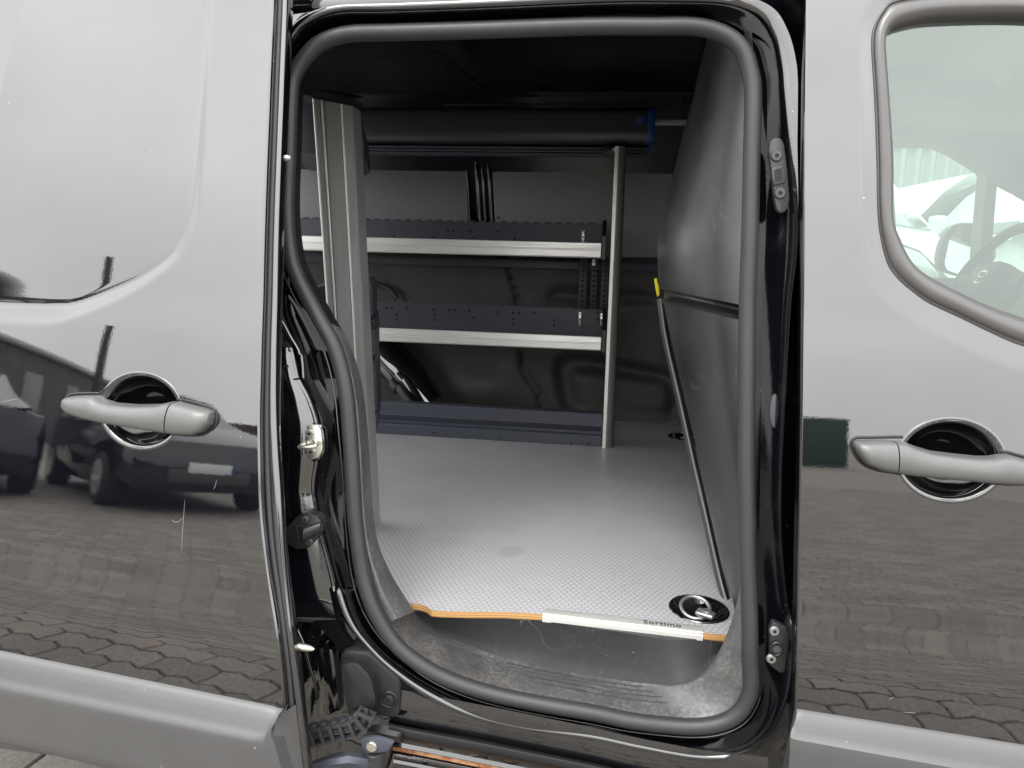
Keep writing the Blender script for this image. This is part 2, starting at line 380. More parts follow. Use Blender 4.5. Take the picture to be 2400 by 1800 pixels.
def add_box(bm, c, s, rot=None, bev=0., seg=2):
    r = bmesh.ops.create_cube(bm, size=1.0); vs = r['verts']
    mt = Matrix.Translation(Vector(c)) @ (rot.to_4x4() if rot else Matrix.Identity(4)) @ Matrix.Diagonal((*s, 1))
    bmesh.ops.transform(bm, matrix=mt, verts=vs)
    if bev:
        es = list({e for v in vs for e in v.link_edges})
        bmesh.ops.bevel(bm, geom=es, offset=bev, segments=seg, affect='EDGES', profile=.5)
def box(name, lo, hi, mat, parent=None, bev=.002, rot=None, seg=2):
    bm = bmesh.new(); c = [(a+b)/2 for a, b in zip(lo, hi)]; s = [abs(b-a) for a, b in zip(lo, hi)]
    add_box(bm, c, s, rot, bev, seg); return bm_obj(name, bm, mat, parent)
def frame_from(d):
    d = d.normalized(); up = Vector((0, 0, 1)) if abs(d.z) < .9 else Vector((0, 1, 0))
    a = d.cross(up).normalized(); return a, a.cross(d).normalized()
def add_cyl(bm, p0, p1, r0, r1=None, n=20, bev=0.):
    p0, p1 = Vector(p0), Vector(p1); r1 = r0 if r1 is None else r1
    a, b = frame_from(p1-p0)
    R0 = [bm.verts.new(p0+(a*math.cos(2*math.pi*k/n)+b*math.sin(2*math.pi*k/n))*r0) for k in range(n)]
    R1 = [bm.verts.new(p1+(a*math.cos(2*math.pi*k/n)+b*math.sin(2*math.pi*k/n))*r1) for k in range(n)]
    for k in range(n): bm.faces.new((R0[k], R0[(k+1) % n], R1[(k+1) % n], R1[k]))
    bm.faces.new(R0[::-1]); f = bm.faces.new(R1)
    if bev: bmesh.ops.bevel(bm, geom=list(f.edges), offset=bev, segments=3, affect='EDGES')
def cyl(name, p0, p1, r0, mat, parent=None, r1=None, n=24, bev=0.):
    bm = bmesh.new(); add_cyl(bm, p0, p1, r0, r1, n, bev); return bm_obj(name, bm, mat, parent)
def tube(name, pts, r, mat, parent=None, n=12, closed=False, flat=1.0, nrm=None, angle=60):
    """sweep an ellipse (r across, r*flat along nrm) on a path"""
    rows = []; m = len(pts); pts = [Vector(p) for p in pts]
    for i, p in enumerate(pts):
        if closed: d = pts[(i+1) % m]-pts[i-1]
        else: d = pts[min(i+1, m-1)]-pts[max(i-1, 0)]
        d.normalize()
        if nrm is not None: b = Vector(nrm); b = (b-d*b.dot(d)).normalized(); a = d.cross(b)
        else: a, b = frame_from(d)
        ri = r[i] if isinstance(r, (list, tuple)) else r
        rows.append([p+a*math.cos(2*math.pi*k/n)*ri+b*math.sin(2*math.pi*k/n)*ri*flat for k in range(n)])
    return loft(name, rows, mat, parent, cu=True, cv=closed, angle=angle, cap=not closed)
def prism(name, poly, ext, mat, parent=None, bev=0., seg=2, smooth=True):
    """polygon (3D points) pushed along vector ext; the front rim (at poly) bevelled"""
    bm = bmesh.new(); ext = Vector(ext)
    a = [bm.verts.new(Vector(p)) for p in poly]; c = [bm.verts.new(Vector(p)+ext) for p in poly]
    n = len(a); f = bm.faces.new(a); bm.faces.new(c[::-1])
    for k in range(n): bm.faces.new((a[k], c[k], c[(k+1) % n], a[(k+1) % n]))
    bmesh.ops.recalc_face_normals(bm, faces=bm.faces)
    if bev: bmesh.ops.bevel(bm, geom=list(f.edges), offset=bev, segments=seg, affect='EDGES', profile=.5)
    return bm_obj(name, bm, mat, parent, smooth)
def rounded(poly, r, n=4):
    """round corners of a list of 2D/3D points"""
    out = []; m = len(poly); poly = [Vector(p) for p in poly]
    for i in range(m):
        p, a, b = poly[i], poly[i-1], poly[(i+1) % m]
        da, db = a-p, b-p; k = min(r, da.length*.45, db.length*.45)
        s, e = p+da.normalized()*k, p+db.normalized()*k
        for j in range(n+1):
            t = j/n; out.append((1-t)**2*s+2*t*(1-t)*p+t*t*e)
    return out
def thing(name, label, cat, loc, group=None):
    o = bpy.data.objects.new(name, None); o.location = loc; o.empty_display_size = .1
    COL.objects.link(o); return tag(o, label, cat, group)
def tag(o, label=None, cat=None, group=None, kind=None):
    if label: o['label'] = label
    if cat: o['category'] = cat
    if group: o['group'] = group
    if kind: o['kind'] = kind
    return o
def z_to_src(pts, ox, oy, s): return [(ox+x*s, oy+y*s) for x, y in pts]
ZA = 800/2212.; ZB = 600/2212.; ZC = 500/1975.
def sdf_poly(px, pz, poly):
    """signed distance (inside negative) of arrays to a closed polygon"""
    Pn = np.array([(p[0], p[1]) for p in poly]); Q = np.roll(Pn, -1, axis=0)
    d = np.full(px.shape, 1e9); ins = np.zeros(px.shape, bool)
    for (ax, ay), (bx, by) in zip(Pn, Q):
        ex, ey = bx-ax, by-ay; wx, wy = px-ax, pz-ay
        t = np.clip((wx*ex+wy*ey)/(ex*ex+ey*ey+1e-12), 0, 1)
        d = np.minimum(d, np.hypot(wx-ex*t, wy-ey*t))
        c = ((ay > pz) != (by > pz)) & (px < (bx-ax)*(pz-ay)/((by-ay) if by != ay else 1e-9)+ax)
        ins ^= c
    return np.where(ins, -d, d)
def sstep(x, a, b): t_ = np.clip((x-a)/(b-a), 0, 1); return t_*t_*(3-2*t_)

# ================================================================== GROUND
G_SIZE = 300.
tag(mesh('ground', [(-G_SIZE, -G_SIZE, -.03), (G_SIZE, -G_SIZE, -.03), (G_SIZE, G_SIZE, -.03), (-G_SIZE, G_SIZE, -.03)], [(0, 1, 2, 3)], 'ground', smooth=False), kind='structure')
PL, PW, PA = .225, .112, .013
MAT['joint'] = simple('joint_sand', (.05, .045, .038), .95, var=.4, vscale=30)
tag(mesh('paving_bed', [(-10.5, -13.5, -.022), (7.4, -13.5, -.022), (7.4, 2.6, -.022), (-10.5, 2.6, -.022)], [(0, 1, 2, 3)], 'joint', smooth=False), kind='structure')
def paver_outline():
    pts = []; L, W, A = PL/2-.0026, PW/2-.0026, PA*.85
    tri = lambda s: A*(1 if int(math.floor(s*4)) % 2 == 0 else -1)
    top = []
    for k in range(9):                     # zigzag long sides, period = half the length
        s = k/8; x = -L+2*L*s; top.append((x, A*math.cos(2*math.pi*s*2)))
    for x, o in top: pts.append((x, W+o))
    pts.append((L+.006, 0))
    for x, o in reversed(top): pts.append((x, -W+o))
    pts.append((-L+.006, 0))
    return pts
def paver_mesh(bm_pts, cx, cy, z, verts, faces, tilt):
    o = paver_outline(); n = len(o); b0 = len(verts)
    for (x, y) in o: verts.append((cx+x*.965, cy+y*.94, z+tilt[0]*x+tilt[1]*y))
    for (x, y) in o: verts.append((cx+x, cy+y, z-.005+tilt[0]*x+tilt[1]*y))
    for (x, y) in o: verts.append((cx+x, cy+y, z-.035))
    verts.append((cx, cy, z+.0005)); c = len(verts)-1
    for k in range(n):
        j = (k+1) % n
        faces.append((b0+k, b0+j, c)); faces.append((b0+k, b0+n+k, b0+n+j, b0+j)); faces.append((b0+n+k, b0+2*n+k, b0+2*n+j, b0+n+j))
pav = bpy.data.objects.new('paving', None); COL.objects.link(pav); tag(pav, kind='structure'); pav.location = (-1.2, .2, 0)
cand = []
for j in range(-120, 22):
    for i in range(-46, 32):
        cx = i*PL+(PL/2 if j % 2 else 0); cy = j*PW
        cand.append((cx, cy))
cand.sort(key=lambda c: (c[0]+1.15)**2+(c[1]-.2)**2)
shared = None; sv, sf = [], []
for k, (cx, cy) in enumerate(cand):
    tilt = (random.uniform(-.006, .006), random.uniform(-.01, .01)); dz = random.uniform(-.0015, .0015)
    if k < 60:
        v_, f_ = [], []; 
        if shared is None:
            paver_mesh(None, 0, 0, 0, v_, f_, (0, 0)); me = bpy.data.meshes.new('paver'); me.from_pydata(v_, [], f_); finish(me, 'paver', True, 30); shared = me
        o = bpy.data.objects.new('paver', shared); COL.objects.link(o); o.parent = pav
        o.location = (cx-pav.location.x, cy-pav.location.y, dz); o.rotation_euler = (tilt[1], -tilt[0], 0)
    else: paver_mesh(None, cx, cy, dz, sv, sf, tilt)
o = mesh('pavers_beyond', sv, sf, 'paver', pav, True, 30, recalc=False); tag(o, kind='stuff')

# ================================================================== THE VAN
VAN = thing('panel_van', 'black panel van with its side sliding door open on an empty cargo bay', 'van', (-.2, .8, 0))
class Flank:
    def __init__(s, ox, oy, ang, tilt=0.):
        s.t = math.tan(math.radians(tilt))
        s.o = Vector((ox, oy, 0)); s.d = Vector((math.cos(ang), math.sin(ang), 0)); s.n = Vector((math.sin(ang), -math.cos(ang), 0))
        if ang > 1.6: s.n = -s.n
    def hit(s, x, y, w=0.):
        r = ray(x, y); ww = w
        for _ in range(14):
            o = s.o+s.n*ww; t = (o-CAM).dot(s.n)/r.dot(s.n); p = CAM+r*t; ww = w-side(p.z)-s.t*(p.z-.9)
        return ((p-s.o).dot(s.d), p.z)
    def pt(s, u, z, w=0.):
        p = s.o+s.d*u+s.n*(w-side(z)-s.t*(z-.9)); p.z = z; return p
    def px(s, x, y, w=0.): return s.pt(*s.hit(x, y, w), w)
FL = Flank(-.458, -.17, math.radians(180-7.0), 2.0); FR = Flank(0, -.09, 0.0)

def panel(name, fl, edge_px, s_list, z_list, wfun, mat, parent, edge_ret=True, keep=None):
    e = sorted([fl.hit(*p) for p in edge_px], key=lambda a: a[1])
    ez = [a[1] for a in e]; eu = [a[0] for a in e]
    zz = np.array(z_list); ue = np.interp(zz, ez, eu)
    k9 = np.ones(25)/25; ue = np.convolve(np.pad(ue, 12, mode='edge'), k9, 'valid') if len(zz) > 60 else ue
    S = np.array(s_list); Ug = ue[:, None]+S[None, :]; Zg = np.repeat(zz[:, None], len(S), 1)
    W = wfun(Ug, Zg)-np.interp(Zg, _zz, _ss)-fl.t*(Zg-.9)
    pre = []
    X = fl.o.x+fl.d.x*Ug+fl.n.x*W; Y = fl.o.y+fl.d.y*Ug+fl.n.y*W
    if edge_ret:                           # hemmed edge turning inwards
        for ds, dw in ((.0012, -.030), (-.0002, -.0035), (.0008, -.0012)):
            w0 = W[:, 0]+dw; pre.append((fl.o.x+fl.d.x*(ue+ds)+fl.n.x*w0, fl.o.y+fl.d.y*(ue+ds)+fl.n.y*w0))
        X = np.concatenate([np.stack([p[0] for p in pre], 1), X[:, :1]+fl.d.x*.0025, X[:, 1:]], 1)
        Y = np.concatenate([np.stack([p[1] for p in pre], 1), Y[:, :1]+fl.d.y*.0025, Y[:, 1:]], 1)
        Zg = np.concatenate([np.repeat(zz[:, None], 3, 1), Zg], 1)
        Ug = np.concatenate([np.repeat(ue[:, None], 3, 1), Ug], 1)
    nr, nc = X.shape; V = np.stack([X, Y, Zg], 2).reshape(-1, 3)
    idx = np.arange(nr*nc).reshape(nr, nc)
    q = np.stack([idx[:-1, :-1], idx[:-1, 1:], idx[1:, 1:], idx[1:, :-1]], 2).reshape(-1, 4)
    if keep is not None:
        kp = keep(Ug, Zg).reshape(-1); q = q[kp[q].all(1)]
    flip = (fl.d.cross(Vector((0, 0, 1)))).dot(fl.n) < 0
    if flip: q = q[:, ::-1]
    used = np.unique(q); rm = -np.ones(len(V), int); rm[used] = np.arange(len(used))
    me = bpy.data.meshes.new(name); me.from_pydata(V[used].tolist(), [], rm[q].tolist()); finish(me, mat, True, 60)
    return link(bpy.data.objects.new(name, me), parent)

def strip_handle(name, fl, top, bot, mat, parent, H, w0=-.001, n=60, m=14, endtaper=(1, 1), pw=.36, tl=.16):
    T = resample([(*fl.hit(*p),) for p in top], n); B = resample([(*fl.hit(*p),) for p in bot], n)
    rows = []
    for i in range(n):
        s = i/(n-1); t_ = max(0., min(1., min(s/tl if endtaper[0] else 1, (1-s)/tl if endtaper[1] else 1)))
        k = math.sqrt(max(0, 1-(1-t_)**2))
        h = H*(.08+.92*k)
        r = []
        for j in range(m+1):
            a = math.pi*j/m; f = (1-math.cos(a))/2
            u = T[i][0]*(1-f)+B[i][0]*f; z = T[i][1]*(1-f)+B[i][1]*f
            r.append(fl.pt(u, z, w0+h*max(0, math.sin(a))**pw))
        rows.append(r)
    return loft(name, rows, mat, parent, cu=True, angle=55, cap=True)

def door_w(fl, win_in, win_out, dep, cup, slope=.03):
    """outward offset of a door skin: sunk window field with a sloped border, and a grip cup"""
    pin = [fl.hit(*p) for p in win_in]; pout = [fl.hit(*p) for p in win_out]
    cu, cz, ru, rz = cup
    def w(U, Z):
        di = sdf_poly(U, Z, pin); do = sdf_poly(U, Z, pout)
        tt = np.clip(di/(di-do+1e-9), 0, 1); tt = np.where(di < 0, 0, np.where(do > 0, 1, tt))
        tt = np.where(tt < .5, .5*(2*tt)**1.04, 1-.5*(2-2*tt)**1.04)
        out = -(1-tt)*dep*np.exp(-np.clip(Z-1.04, 0, 1)*slope)*(.62+.38*sstep(U, np.min(U[:, 0])+.07, np.min(U[:, 0])+.22) if slope else 1.)
        if slope: out -= .0005*np.exp(-(di/.004)**2)
        return out
    return w, pin, pout

def grip_cup(fl, cup, wfun, parent):
    cu, cz, ru, rz = cup; rows = []
    for e, w in ((1.21, -.0006), (1.20, .00015), (1.15, .00015), (1.11, -.0001), (1.08, -.0008), (1.04, -.0028), (1.0, -.0065), (.97, -.0105), (.94, -.015), (.90, -.018), (.80, -.026), (.65, -.032), (.4, -.035), (.02, -.036)):
        rows.append([fl.pt(cu+ru*e*math.cos(a), cz+rz*e*math.sin(a), w) for a in np.linspace(0, 2*math.pi, 73)[:-1]])
    o = loft('grip_cup', rows[6:], 'cup', parent, cu=True, angle=80); loft('cup_rim', rows[:7], 'paint', parent, cu=True, angle=80); return o
# ---------------------------------------------------------------- sliding door (pushed back, proud of the body)
Lin = [(470, -25), (488, 0), (490, 29), (481, 127), (467, 300), (454, 434), (441, 514), (416, 564), (392, 600), (326, 647), (253, 680), (181, 707), (127, 715), (0, 712), (-150, 700), (-420, 690), (-460, -60), (300, -60)]
Lout = [(505, -60), (511, 0), (511, 29), (499, 127), (483, 300), (470, 452), (456, 543), (425, 600), (362, 654), (289, 698), (217, 730), (145, 756), (90, 763), (0, 759), (-150, 748), (-460, 735), (-520, -100), (300, -100)]
def smooth_poly(p, keep): 
    return [tuple(v)[:2] for v in cr([(*a, 0) for a in p[:keep]], 4)]+p[keep:]
Lin = smooth_poly(Lin, 14); Lout = smooth_poly(Lout, 14)
cupL = FL.hit(328, 966); cL1 = FL.hit(328-88, 966); cL2 = FL.hit(328, 966-83)
CUPL = (cupL[0], cupL[1]+.002, abs(cL1[0]-cupL[0])*.93, abs(cL2[1]-cupL[1])*.93)
wL, _, _ = door_w(FL, Lin, Lout, .0105, CUPL, 7.0)
in_cup = lambda c: (lambda U, Z: ((U-c[0])/c[2])**2+((Z-c[1])/c[3])**2 > 1.10**2)
edgeL = [(645, -120), (641, 0), (628, 300), (617, 600), (609, 900), (607, 1000), (611, 1200), (629, 1363), (649, 1471), (660, 1562), (667, 1663), (682, 1830), (700, 2000)]
SD = panel('sliding_door', FL, edgeL, list(np.arange(0, .62, .003))+list(np.arange(.62, .86, .02)), np.arange(.375, 1.63, .003), wL, 'paint', VAN, keep=in_cup(CUPL))
grip_cup(FL, CUPL, wL, SD)
tag(SD, 'glossy black sliding door slid back on the left')
# door edge: groove with rubber and the flange behind it
eL = [FL.hit(*p) for p in edgeL]; eL.sort(key=lambda a: a[1])
fl_px = [(676, -120), (674, 0), (662, 300), (651, 600), (646, 900), (646, 1000), (660, 1200), (669, 1363), (691, 1525), (705, 1634), (723, 1800), (745, 2000)]
zs = np.linspace(.36, 1.6, 90)
fe = sorted([FL.hit(*p, w=-.016) for p in fl_px], key=lambda a: a[1])
ue_ = np.interp(zs, [a[1] for a in eL], [a[0] for a in eL]); uf_ = np.interp(zs, [a[1] for a in fe], [a[0] for a in fe])
sm = lambda a: np.convolve(np.pad(a, 4, mode='edge'), np.ones(9)/9, 'valid')
ue_, uf_ = sm(ue_), sm(uf_)
rows = []
for z, a, b in zip(zs, ue_, uf_):
    r = [(a+.002, -.022)]
    for f, w in ((.22, -.022), (.27, -.016), (.34, -.0145), (.6, -.0135), (.86, -.0145), (.97, -.0175), (1., -.022), (.9, -.03), (.4, -.045)): r.append((a+(b-a)*f, w))
    rows.append([FL.pt(u, z, w) for u, w in r])
loft('door_flange', rows, 'paint', SD, angle=50)
tube('edge_rubber', [FL.pt(a+(b-a)*.12, z, -.016) for z, a, b in zip(zs, ue_, uf_)], .0042, 'rubber', SD, n=10)
for (x, y, L) in ((655, 370, .018), (693, 1516, .030)):
    u, z = FL.hit(x, y, -.03); p = FL.pt(u, z, -.032); q = p-FL.d*L
    rows = [[p-FL.d*(L*k)+ (Vector((0, 0, 1))*math.cos(2*math.pi*j/14)+FL.n*math.sin(2*math.pi*j/14))*rr for j in range(14)] for k, rr in ((-.3, .0058), (.0, .0058), (.45, .0056), (.75, .0045), (.93, .003), (1.0, .0012))]
    loft('locating_pin', rows, 'zinc', SD, cu=True, cap=True)
# handle
s2 = lambda p: z_to_src(p, 0, 600, ZA)
topL = s2([(430, 940), (440, 920), (470, 908), (560, 901), (650, 900), (690, 928), (760, 950), (900, 961), (1050, 958), (1110, 944), (1152, 941)])
botL = s2([(430, 945), (445, 985), (500, 1015), (600, 1050), (700, 1070), (850, 1096), (1000, 1120), (1124, 1141)])
HL = strip_handle('door_handle', FL, topL, botL, 'handle', SD, .026, endtaper=(1, 0), tl=.22)
strip_handle('handle_cap', FL, s2([(1160, 942), (1200, 950), (1300, 974), (1370, 996), (1388, 1010), (1392, 1040)]), s2([(1131, 1142), (1200, 1150), (1290, 1151), (1340, 1132), (1385, 1085), (1392, 1045)]), 'handle', HL, .0256, endtaper=(0, 1), tl=.5)
hl_in = [FL.px(x, y, .001) for x, y in cr([(*p, 0) for p in s2([(424, 945), (440, 915), (480, 898), (560, 890), (648, 888)])], 4) for x, y in [(x, y)]] if False else None
def gasket(fl, pts, mat, parent, name='handle_gasket', r=.0022):
    c = cr([(*p, 0) for p in pts], 5)
    return tube(name, [fl.px(a[0], a[1], .0003) for a in c], r, mat, parent, n=8, flat=.6, nrm=fl.n)
gasket(FL, s2([(645, 892), (560, 890), (470, 897), (428, 920), (418, 950), (440, 992), (500, 1026), (600, 1061), (668, 1078)]), 'blackplastic', SD)
gasket(FL, s2([(1150, 930), (1210, 938), (1310, 965), (1390, 995), (1403, 1035), (1395, 1095), (1345, 1143), (1290, 1161), (1200, 1160), (1112, 1152)]), 'blackplastic', SD)
# lower cladding
def cladding(name, fl, topc, crease, bottom, parent, endcap=None):
    """topc/crease/bottom: pixel polylines of equal length from the gap end outwards"""
    rows = []
    for a, b, c in zip(topc, crease, bottom):
        ua, za = fl.hit(*a); ub, zb = fl.hit(*b, .018); uc, zc = fl.hit(*c, .016)
        r = [fl.pt(ua, za+.0015, -.002), fl.pt(ua, za, .003), fl.pt(ua, za-.002, .0055)]
        for f in (.15, .4, .7, .9): r.append(fl.pt(ua+(ub-ua)*f, za+(zb-za)*f, .0055+(.0215-.0055)*f**.9))
        r += [fl.pt(ub, zb, .0235), fl.pt(ub, zb-.008, .0245)]
        for f in (.2, .5, .8, .95): r.append(fl.pt(ub+(uc-ub)*f, zb+(zc-zb)*f, .0245-.002*f))
        r += [fl.pt(uc, zc, .020), fl.pt(uc, zc-.006, .012), fl.pt(uc, zc-.008, -.03)]
        rows.append(r)
    return loft(name, rows, 'cladding', parent, angle=35, cap=True)
def lerp2(a, b, n): return [(a[0]+(b[0]-a[0])*k/(n-1), a[1]+(b[1]-a[1])*k/(n-1)) for k in range(n)]
top = [(664, 1661), (658, 1662), (650, 1660), (640, 1656)]+lerp2((620, 1651.5), (-260, 1473), 14)
cre = [(640, 1704), (632, 1712), (628, 1722), (622, 1727)]+lerp2((600, 1726), (-290, 1545), 14)
bot = [(690, 1880), (680, 1890), (670, 1893), (655, 1890)]+lerp2((640, 1888), (-330, 1655), 14)
cladding('lower_cladding', FL, top, cre, bot, SD)
# end facet of the cladding
rows = []
for k in range(8):
    f = k/7
    a = FL.hit(664+(690-664)*f, 1661+(1880-1661)*f); 
    x0, y0 = 640+(690-640)*f if f > .25 else 664-24*f*4, 1704+(1885-1704)*max(0, (f-.2)/.8)
    b0 = FL.hit(664-(24 if f > .18 else 24*f/.18)+14*max(0, f-.2), 1661+(1880-1661)*f, .02)
    rows.append([FL.pt(a[0]-.012, a[1], -.014), FL.pt(a[0]-.006, a[1], .004), FL.pt(b0[0], b0[1], .0232 if f > .18 else .006+.0172*f/.18)])
loft('cladding_end', rows, 'cladding', SD, angle=35)

# ---------------------------------------------------------------- front door
Rin_px = [(2400, 22), (2207, 24), (2120, 33), (2078, 52), (2058, 92), (2058, 149), (2064, 230), (2070, 325), (2074, 400), (2073, 481), (2077, 529), (2090, 575), (2104, 606), (2129, 641), (2168, 672), (2235, 706), (2310, 741), (2400, 776), (2550, 815), (2750, 840), (2870, 830), (2900, 760), (2760, 400), (2600, 120), (2500, 40)]
glass_px = [(2400, 31), (2207, 34), (2125, 46), (2082, 65), (2071, 95), (2073, 149), (2079, 230), (2085, 325), (2088, 400), (2087, 481), (2091, 529), (2105, 567), (2118, 595), (2141, 628), (2179, 658), (2242, 691), (2318, 727), (2400, 757), (2550, 797), (2750, 822), (2850, 812), (2880, 760), (2745, 405), (2590, 135), (2495, 48)]
outl_px = [(2400, -14), (2207, -14), (2096, 0), (2069, 22), (2047, 62), (2041, 103), (2045, 176), (2050, 271), (2054, 400), (2055, 470), (2060, 540), (2077, 613), (2103, 653), (2141, 686), (2179, 712), (2254, 747), (2318, 778), (2400, 812), (2550, 850), (2750, 880), (2900, 870), (2940, 770), (2790, 390), (2620, 90), (2510, 5)]
bev_px = [(x+(x-2400)*.0-dx, y+dy) for (x, y), dx, dy in zip(outl_px, [0, 0, 14, 22, 28, 30, 30, 30, 30, 32, 36, 42, 44, 38, 34, 30, 26, 20, 0, 0, -40, -40, -40, -30, 0], [-30, -30, -26, -20, -10, 0, 0, 0, 2, 6, 14, 24, 34, 40, 44, 48, 50, 52, 52, 52, 40, 0, -20, -30, -30])]
def sp(p): return [tuple(v)[:2] for v in cr([(*a, 0) for a in p], 4, True)]
cupR = FR.hit(2229, 1079); cR1 = FR.hit(2229+117, 1079); cR2 = FR.hit(2229, 1079-90)
CUPR = (cupR[0], cupR[1], abs(cR1[0]-cupR[0])*.94, abs(cR2[1]-cupR[1])*.94)
wR, pinR, poutR = door_w(FR, sp(outl_px), sp(bev_px), .0045, CUPR, 0.)
hole = [FR.hit(*p) for p in sp(Rin_px)]
edgeR = [(1890, -120), (1888, 0), (1885, 300), (1882, 700), (1877, 1000), (1873, 1200), (1869, 1400), (1866, 1560), (1862, 1680), (1852, 1800), (1845, 1950)]
FD = panel('front_door', FR, edgeR, list(np.arange(0, .44, .003))+list(np.arange(.44, .9, .02)), np.arange(.375, 1.63, .003), wR, 'paint', VAN, keep=lambda U, Z: (sdf_poly(U, Z, hole) > -.001) & in_cup(CUPR)(U, Z))
grip_cup(FD, CUPR, wR, FD) if False else grip_cup(FR, CUPR, wR, FD)
tag(FD, 'glossy black front passenger door on the right')
# window surround
G = [FR.hit(*p, -.010) for p in sp(glass_px)]; O_ = [FR.hit(*p, -.006) for p in sp(outl_px)]
rows = []
for (gu, gz), (ou, oz) in zip(G, O_):
    r = []
    for f, w in ((-.04, -.010), (.0, -.0035), (.10, -.0018), (.16, -.0042), (.2, -.0020), (.35, .0005), (.6, .0022), (.85, .0005), (1.0, -.0035), (1.12, -.0065), (1.3, -.026), (1.35, -.04)):
        r.append(FR.pt(ou+(gu-ou)*f, oz+(gz-oz)*f, w))
    rows.append(r)
loft('window_surround', rows, 'trimrubber', FD, cv=True, angle=50)
gl_poly = [FR.hit(*p, -.022) for p in sp(glass_px)]
def glass_w(U, Z): return np.full(U.shape, -.022)
GLS = panel('window_pane', FR, [(2030, -120), (2030, 1800)], list(np.arange(0, .9, .008)), np.arange(.95, 1.62, .008), glass_w, 'glass', FD, edge_ret=False, keep=lambda U, Z: sdf_poly(U, Z, gl_poly) < .012)
s12 = lambda p: z_to_src(p, 1800, 900, ZB)
HR = strip_handle('door_handle', FR, s12([(1080, 486), (1160, 491), (1250, 530), (1400, 575), (1600, 600), (1800, 620), (1900, 620), (1980, 605), (2060, 605), (2150, 630), (2250, 655), (2400, 700), (2440, 760)]), s12([(1080, 750), (1160, 766), (1400, 791), (1700, 817), (1900, 838), (2100, 850), (2250, 848), (2380, 820), (2440, 770)]), 'handle', FD, .027, endtaper=(0, 1))
strip_handle('handle_cap', FR, s12([(728, 530), (732, 502), (760, 482), (900, 478), (1000, 479), (1070, 485)]), s12([(728, 535), (770, 610), (830, 680), (950, 728), (1070, 749)]), 'handle', HR, .0266, endtaper=(1, 0), tl=.45)
gasket(FR, s12([(1165, 458), (1070, 458), (900, 462), (770, 464), (728, 485), (716, 525), (750, 610), (820, 692), (940, 742), (1070, 762), (1150, 778)]), 'blackplastic', FD)
gasket(FR, s12([(2005, 585), (2070, 590), (2160, 615), (2300, 655), (2420, 700)]), 'blackplastic', FD)
gasket(FR, s12([(1930, 858), (2100, 866), (2250, 862), (2400, 830)]), 'blackplastic', FD)
n_ = 14
top = [(1862, 1672), (1866, 1664), (1872, 1663)]+lerp2((1885, 1665), (2960, 1836), n_)
cre = [(1850, 1722), (1853, 1724), (1860, 1727)]+lerp2((1880, 1731), (2960, 1924), n_)
bot = [(1842, 1880), (1845, 1885), (1852, 1887)]+lerp2((1870, 1890), (2960, 2090), n_)
cladding('lower_cladding', FR, top, cre, bot, FD)

# ---------------------------------------------------------------- body round the opening
KEY = [((1381, 62), (1400, 4)), ((1106, 71), (1106, 17)), ((925, 76), (915, 24)), ((817, 80), (790, 28)), ((755, 99), (718, 55)), ((719, 130), (682, 98)), ((691, 172), (661, 150)), ((681, 217), (654, 205)), ((676, 362), (646, 362)), ((672, 500), (642, 500)), ((681, 600), (643, 620)), ((699, 654), (648, 695)), ((727, 708), (662, 750)), ((755, 759), (683, 795)), ((783, 810), (703, 839)), ((801, 868), (714, 886)), ((812, 925), (736, 930)), ((819, 998), (757, 995)), ((826, 1106), (757, 1075)), ((831, 1197), (747, 1150)), ((839, 1272), (766, 1250)), ((850, 1345), (790, 1340)), ((866, 1403), (806, 1405)), ((889, 1453), (826, 1455)), ((925, 1507), (858, 1500)), ((976, 1551), (915, 1557)), ((1048, 1591), (1000, 1617)), ((1142, 1623), (1105, 1667)), ((1251, 1647), (1225, 1697)), ((1396, 1672), (1385, 1719)), ((1489, 1691), (1500, 1744)), ((1616, 1703), (1640, 1768)), ((1690, 1694), (1735, 1760)), ((1735, 1667), (1795, 1725)), ((1759, 1616), (1832, 1660)), ((1758, 1544), (1850, 1590)), ((1757, 1453), (1856, 1480)), ((1751, 1308), (1840, 1390)), ((1750, 1200), (1828, 1250)), ((1748, 1106), (1828, 1106)), ((1750, 889), (1838, 889)), ((1752, 708), (1849, 708)), ((1756, 600), (1862, 600)), ((1759, 506), (1865, 506)), ((1762, 362), (1855, 375)), ((1765, 217), (1840, 217)), ((1757, 163), (1834, 150)), ((1741, 118), (1816, 85)), ((1701, 83), (1780, 34)), ((1634, 63), (1700, 8)), ((1526, 62), (1560, 2))]
nsub = 6
SE = cr([(*k[0], 0) for k in KEY], nsub, True); RI = cr([(*k[1], 0) for k in KEY], nsub, True)
SB = -.03                                   # seal plane: side(z) + SB
def seal_pt(v, dy=0.): return hit(v[0], v[1], SB+dy)
NS = len(SE)
rows = []
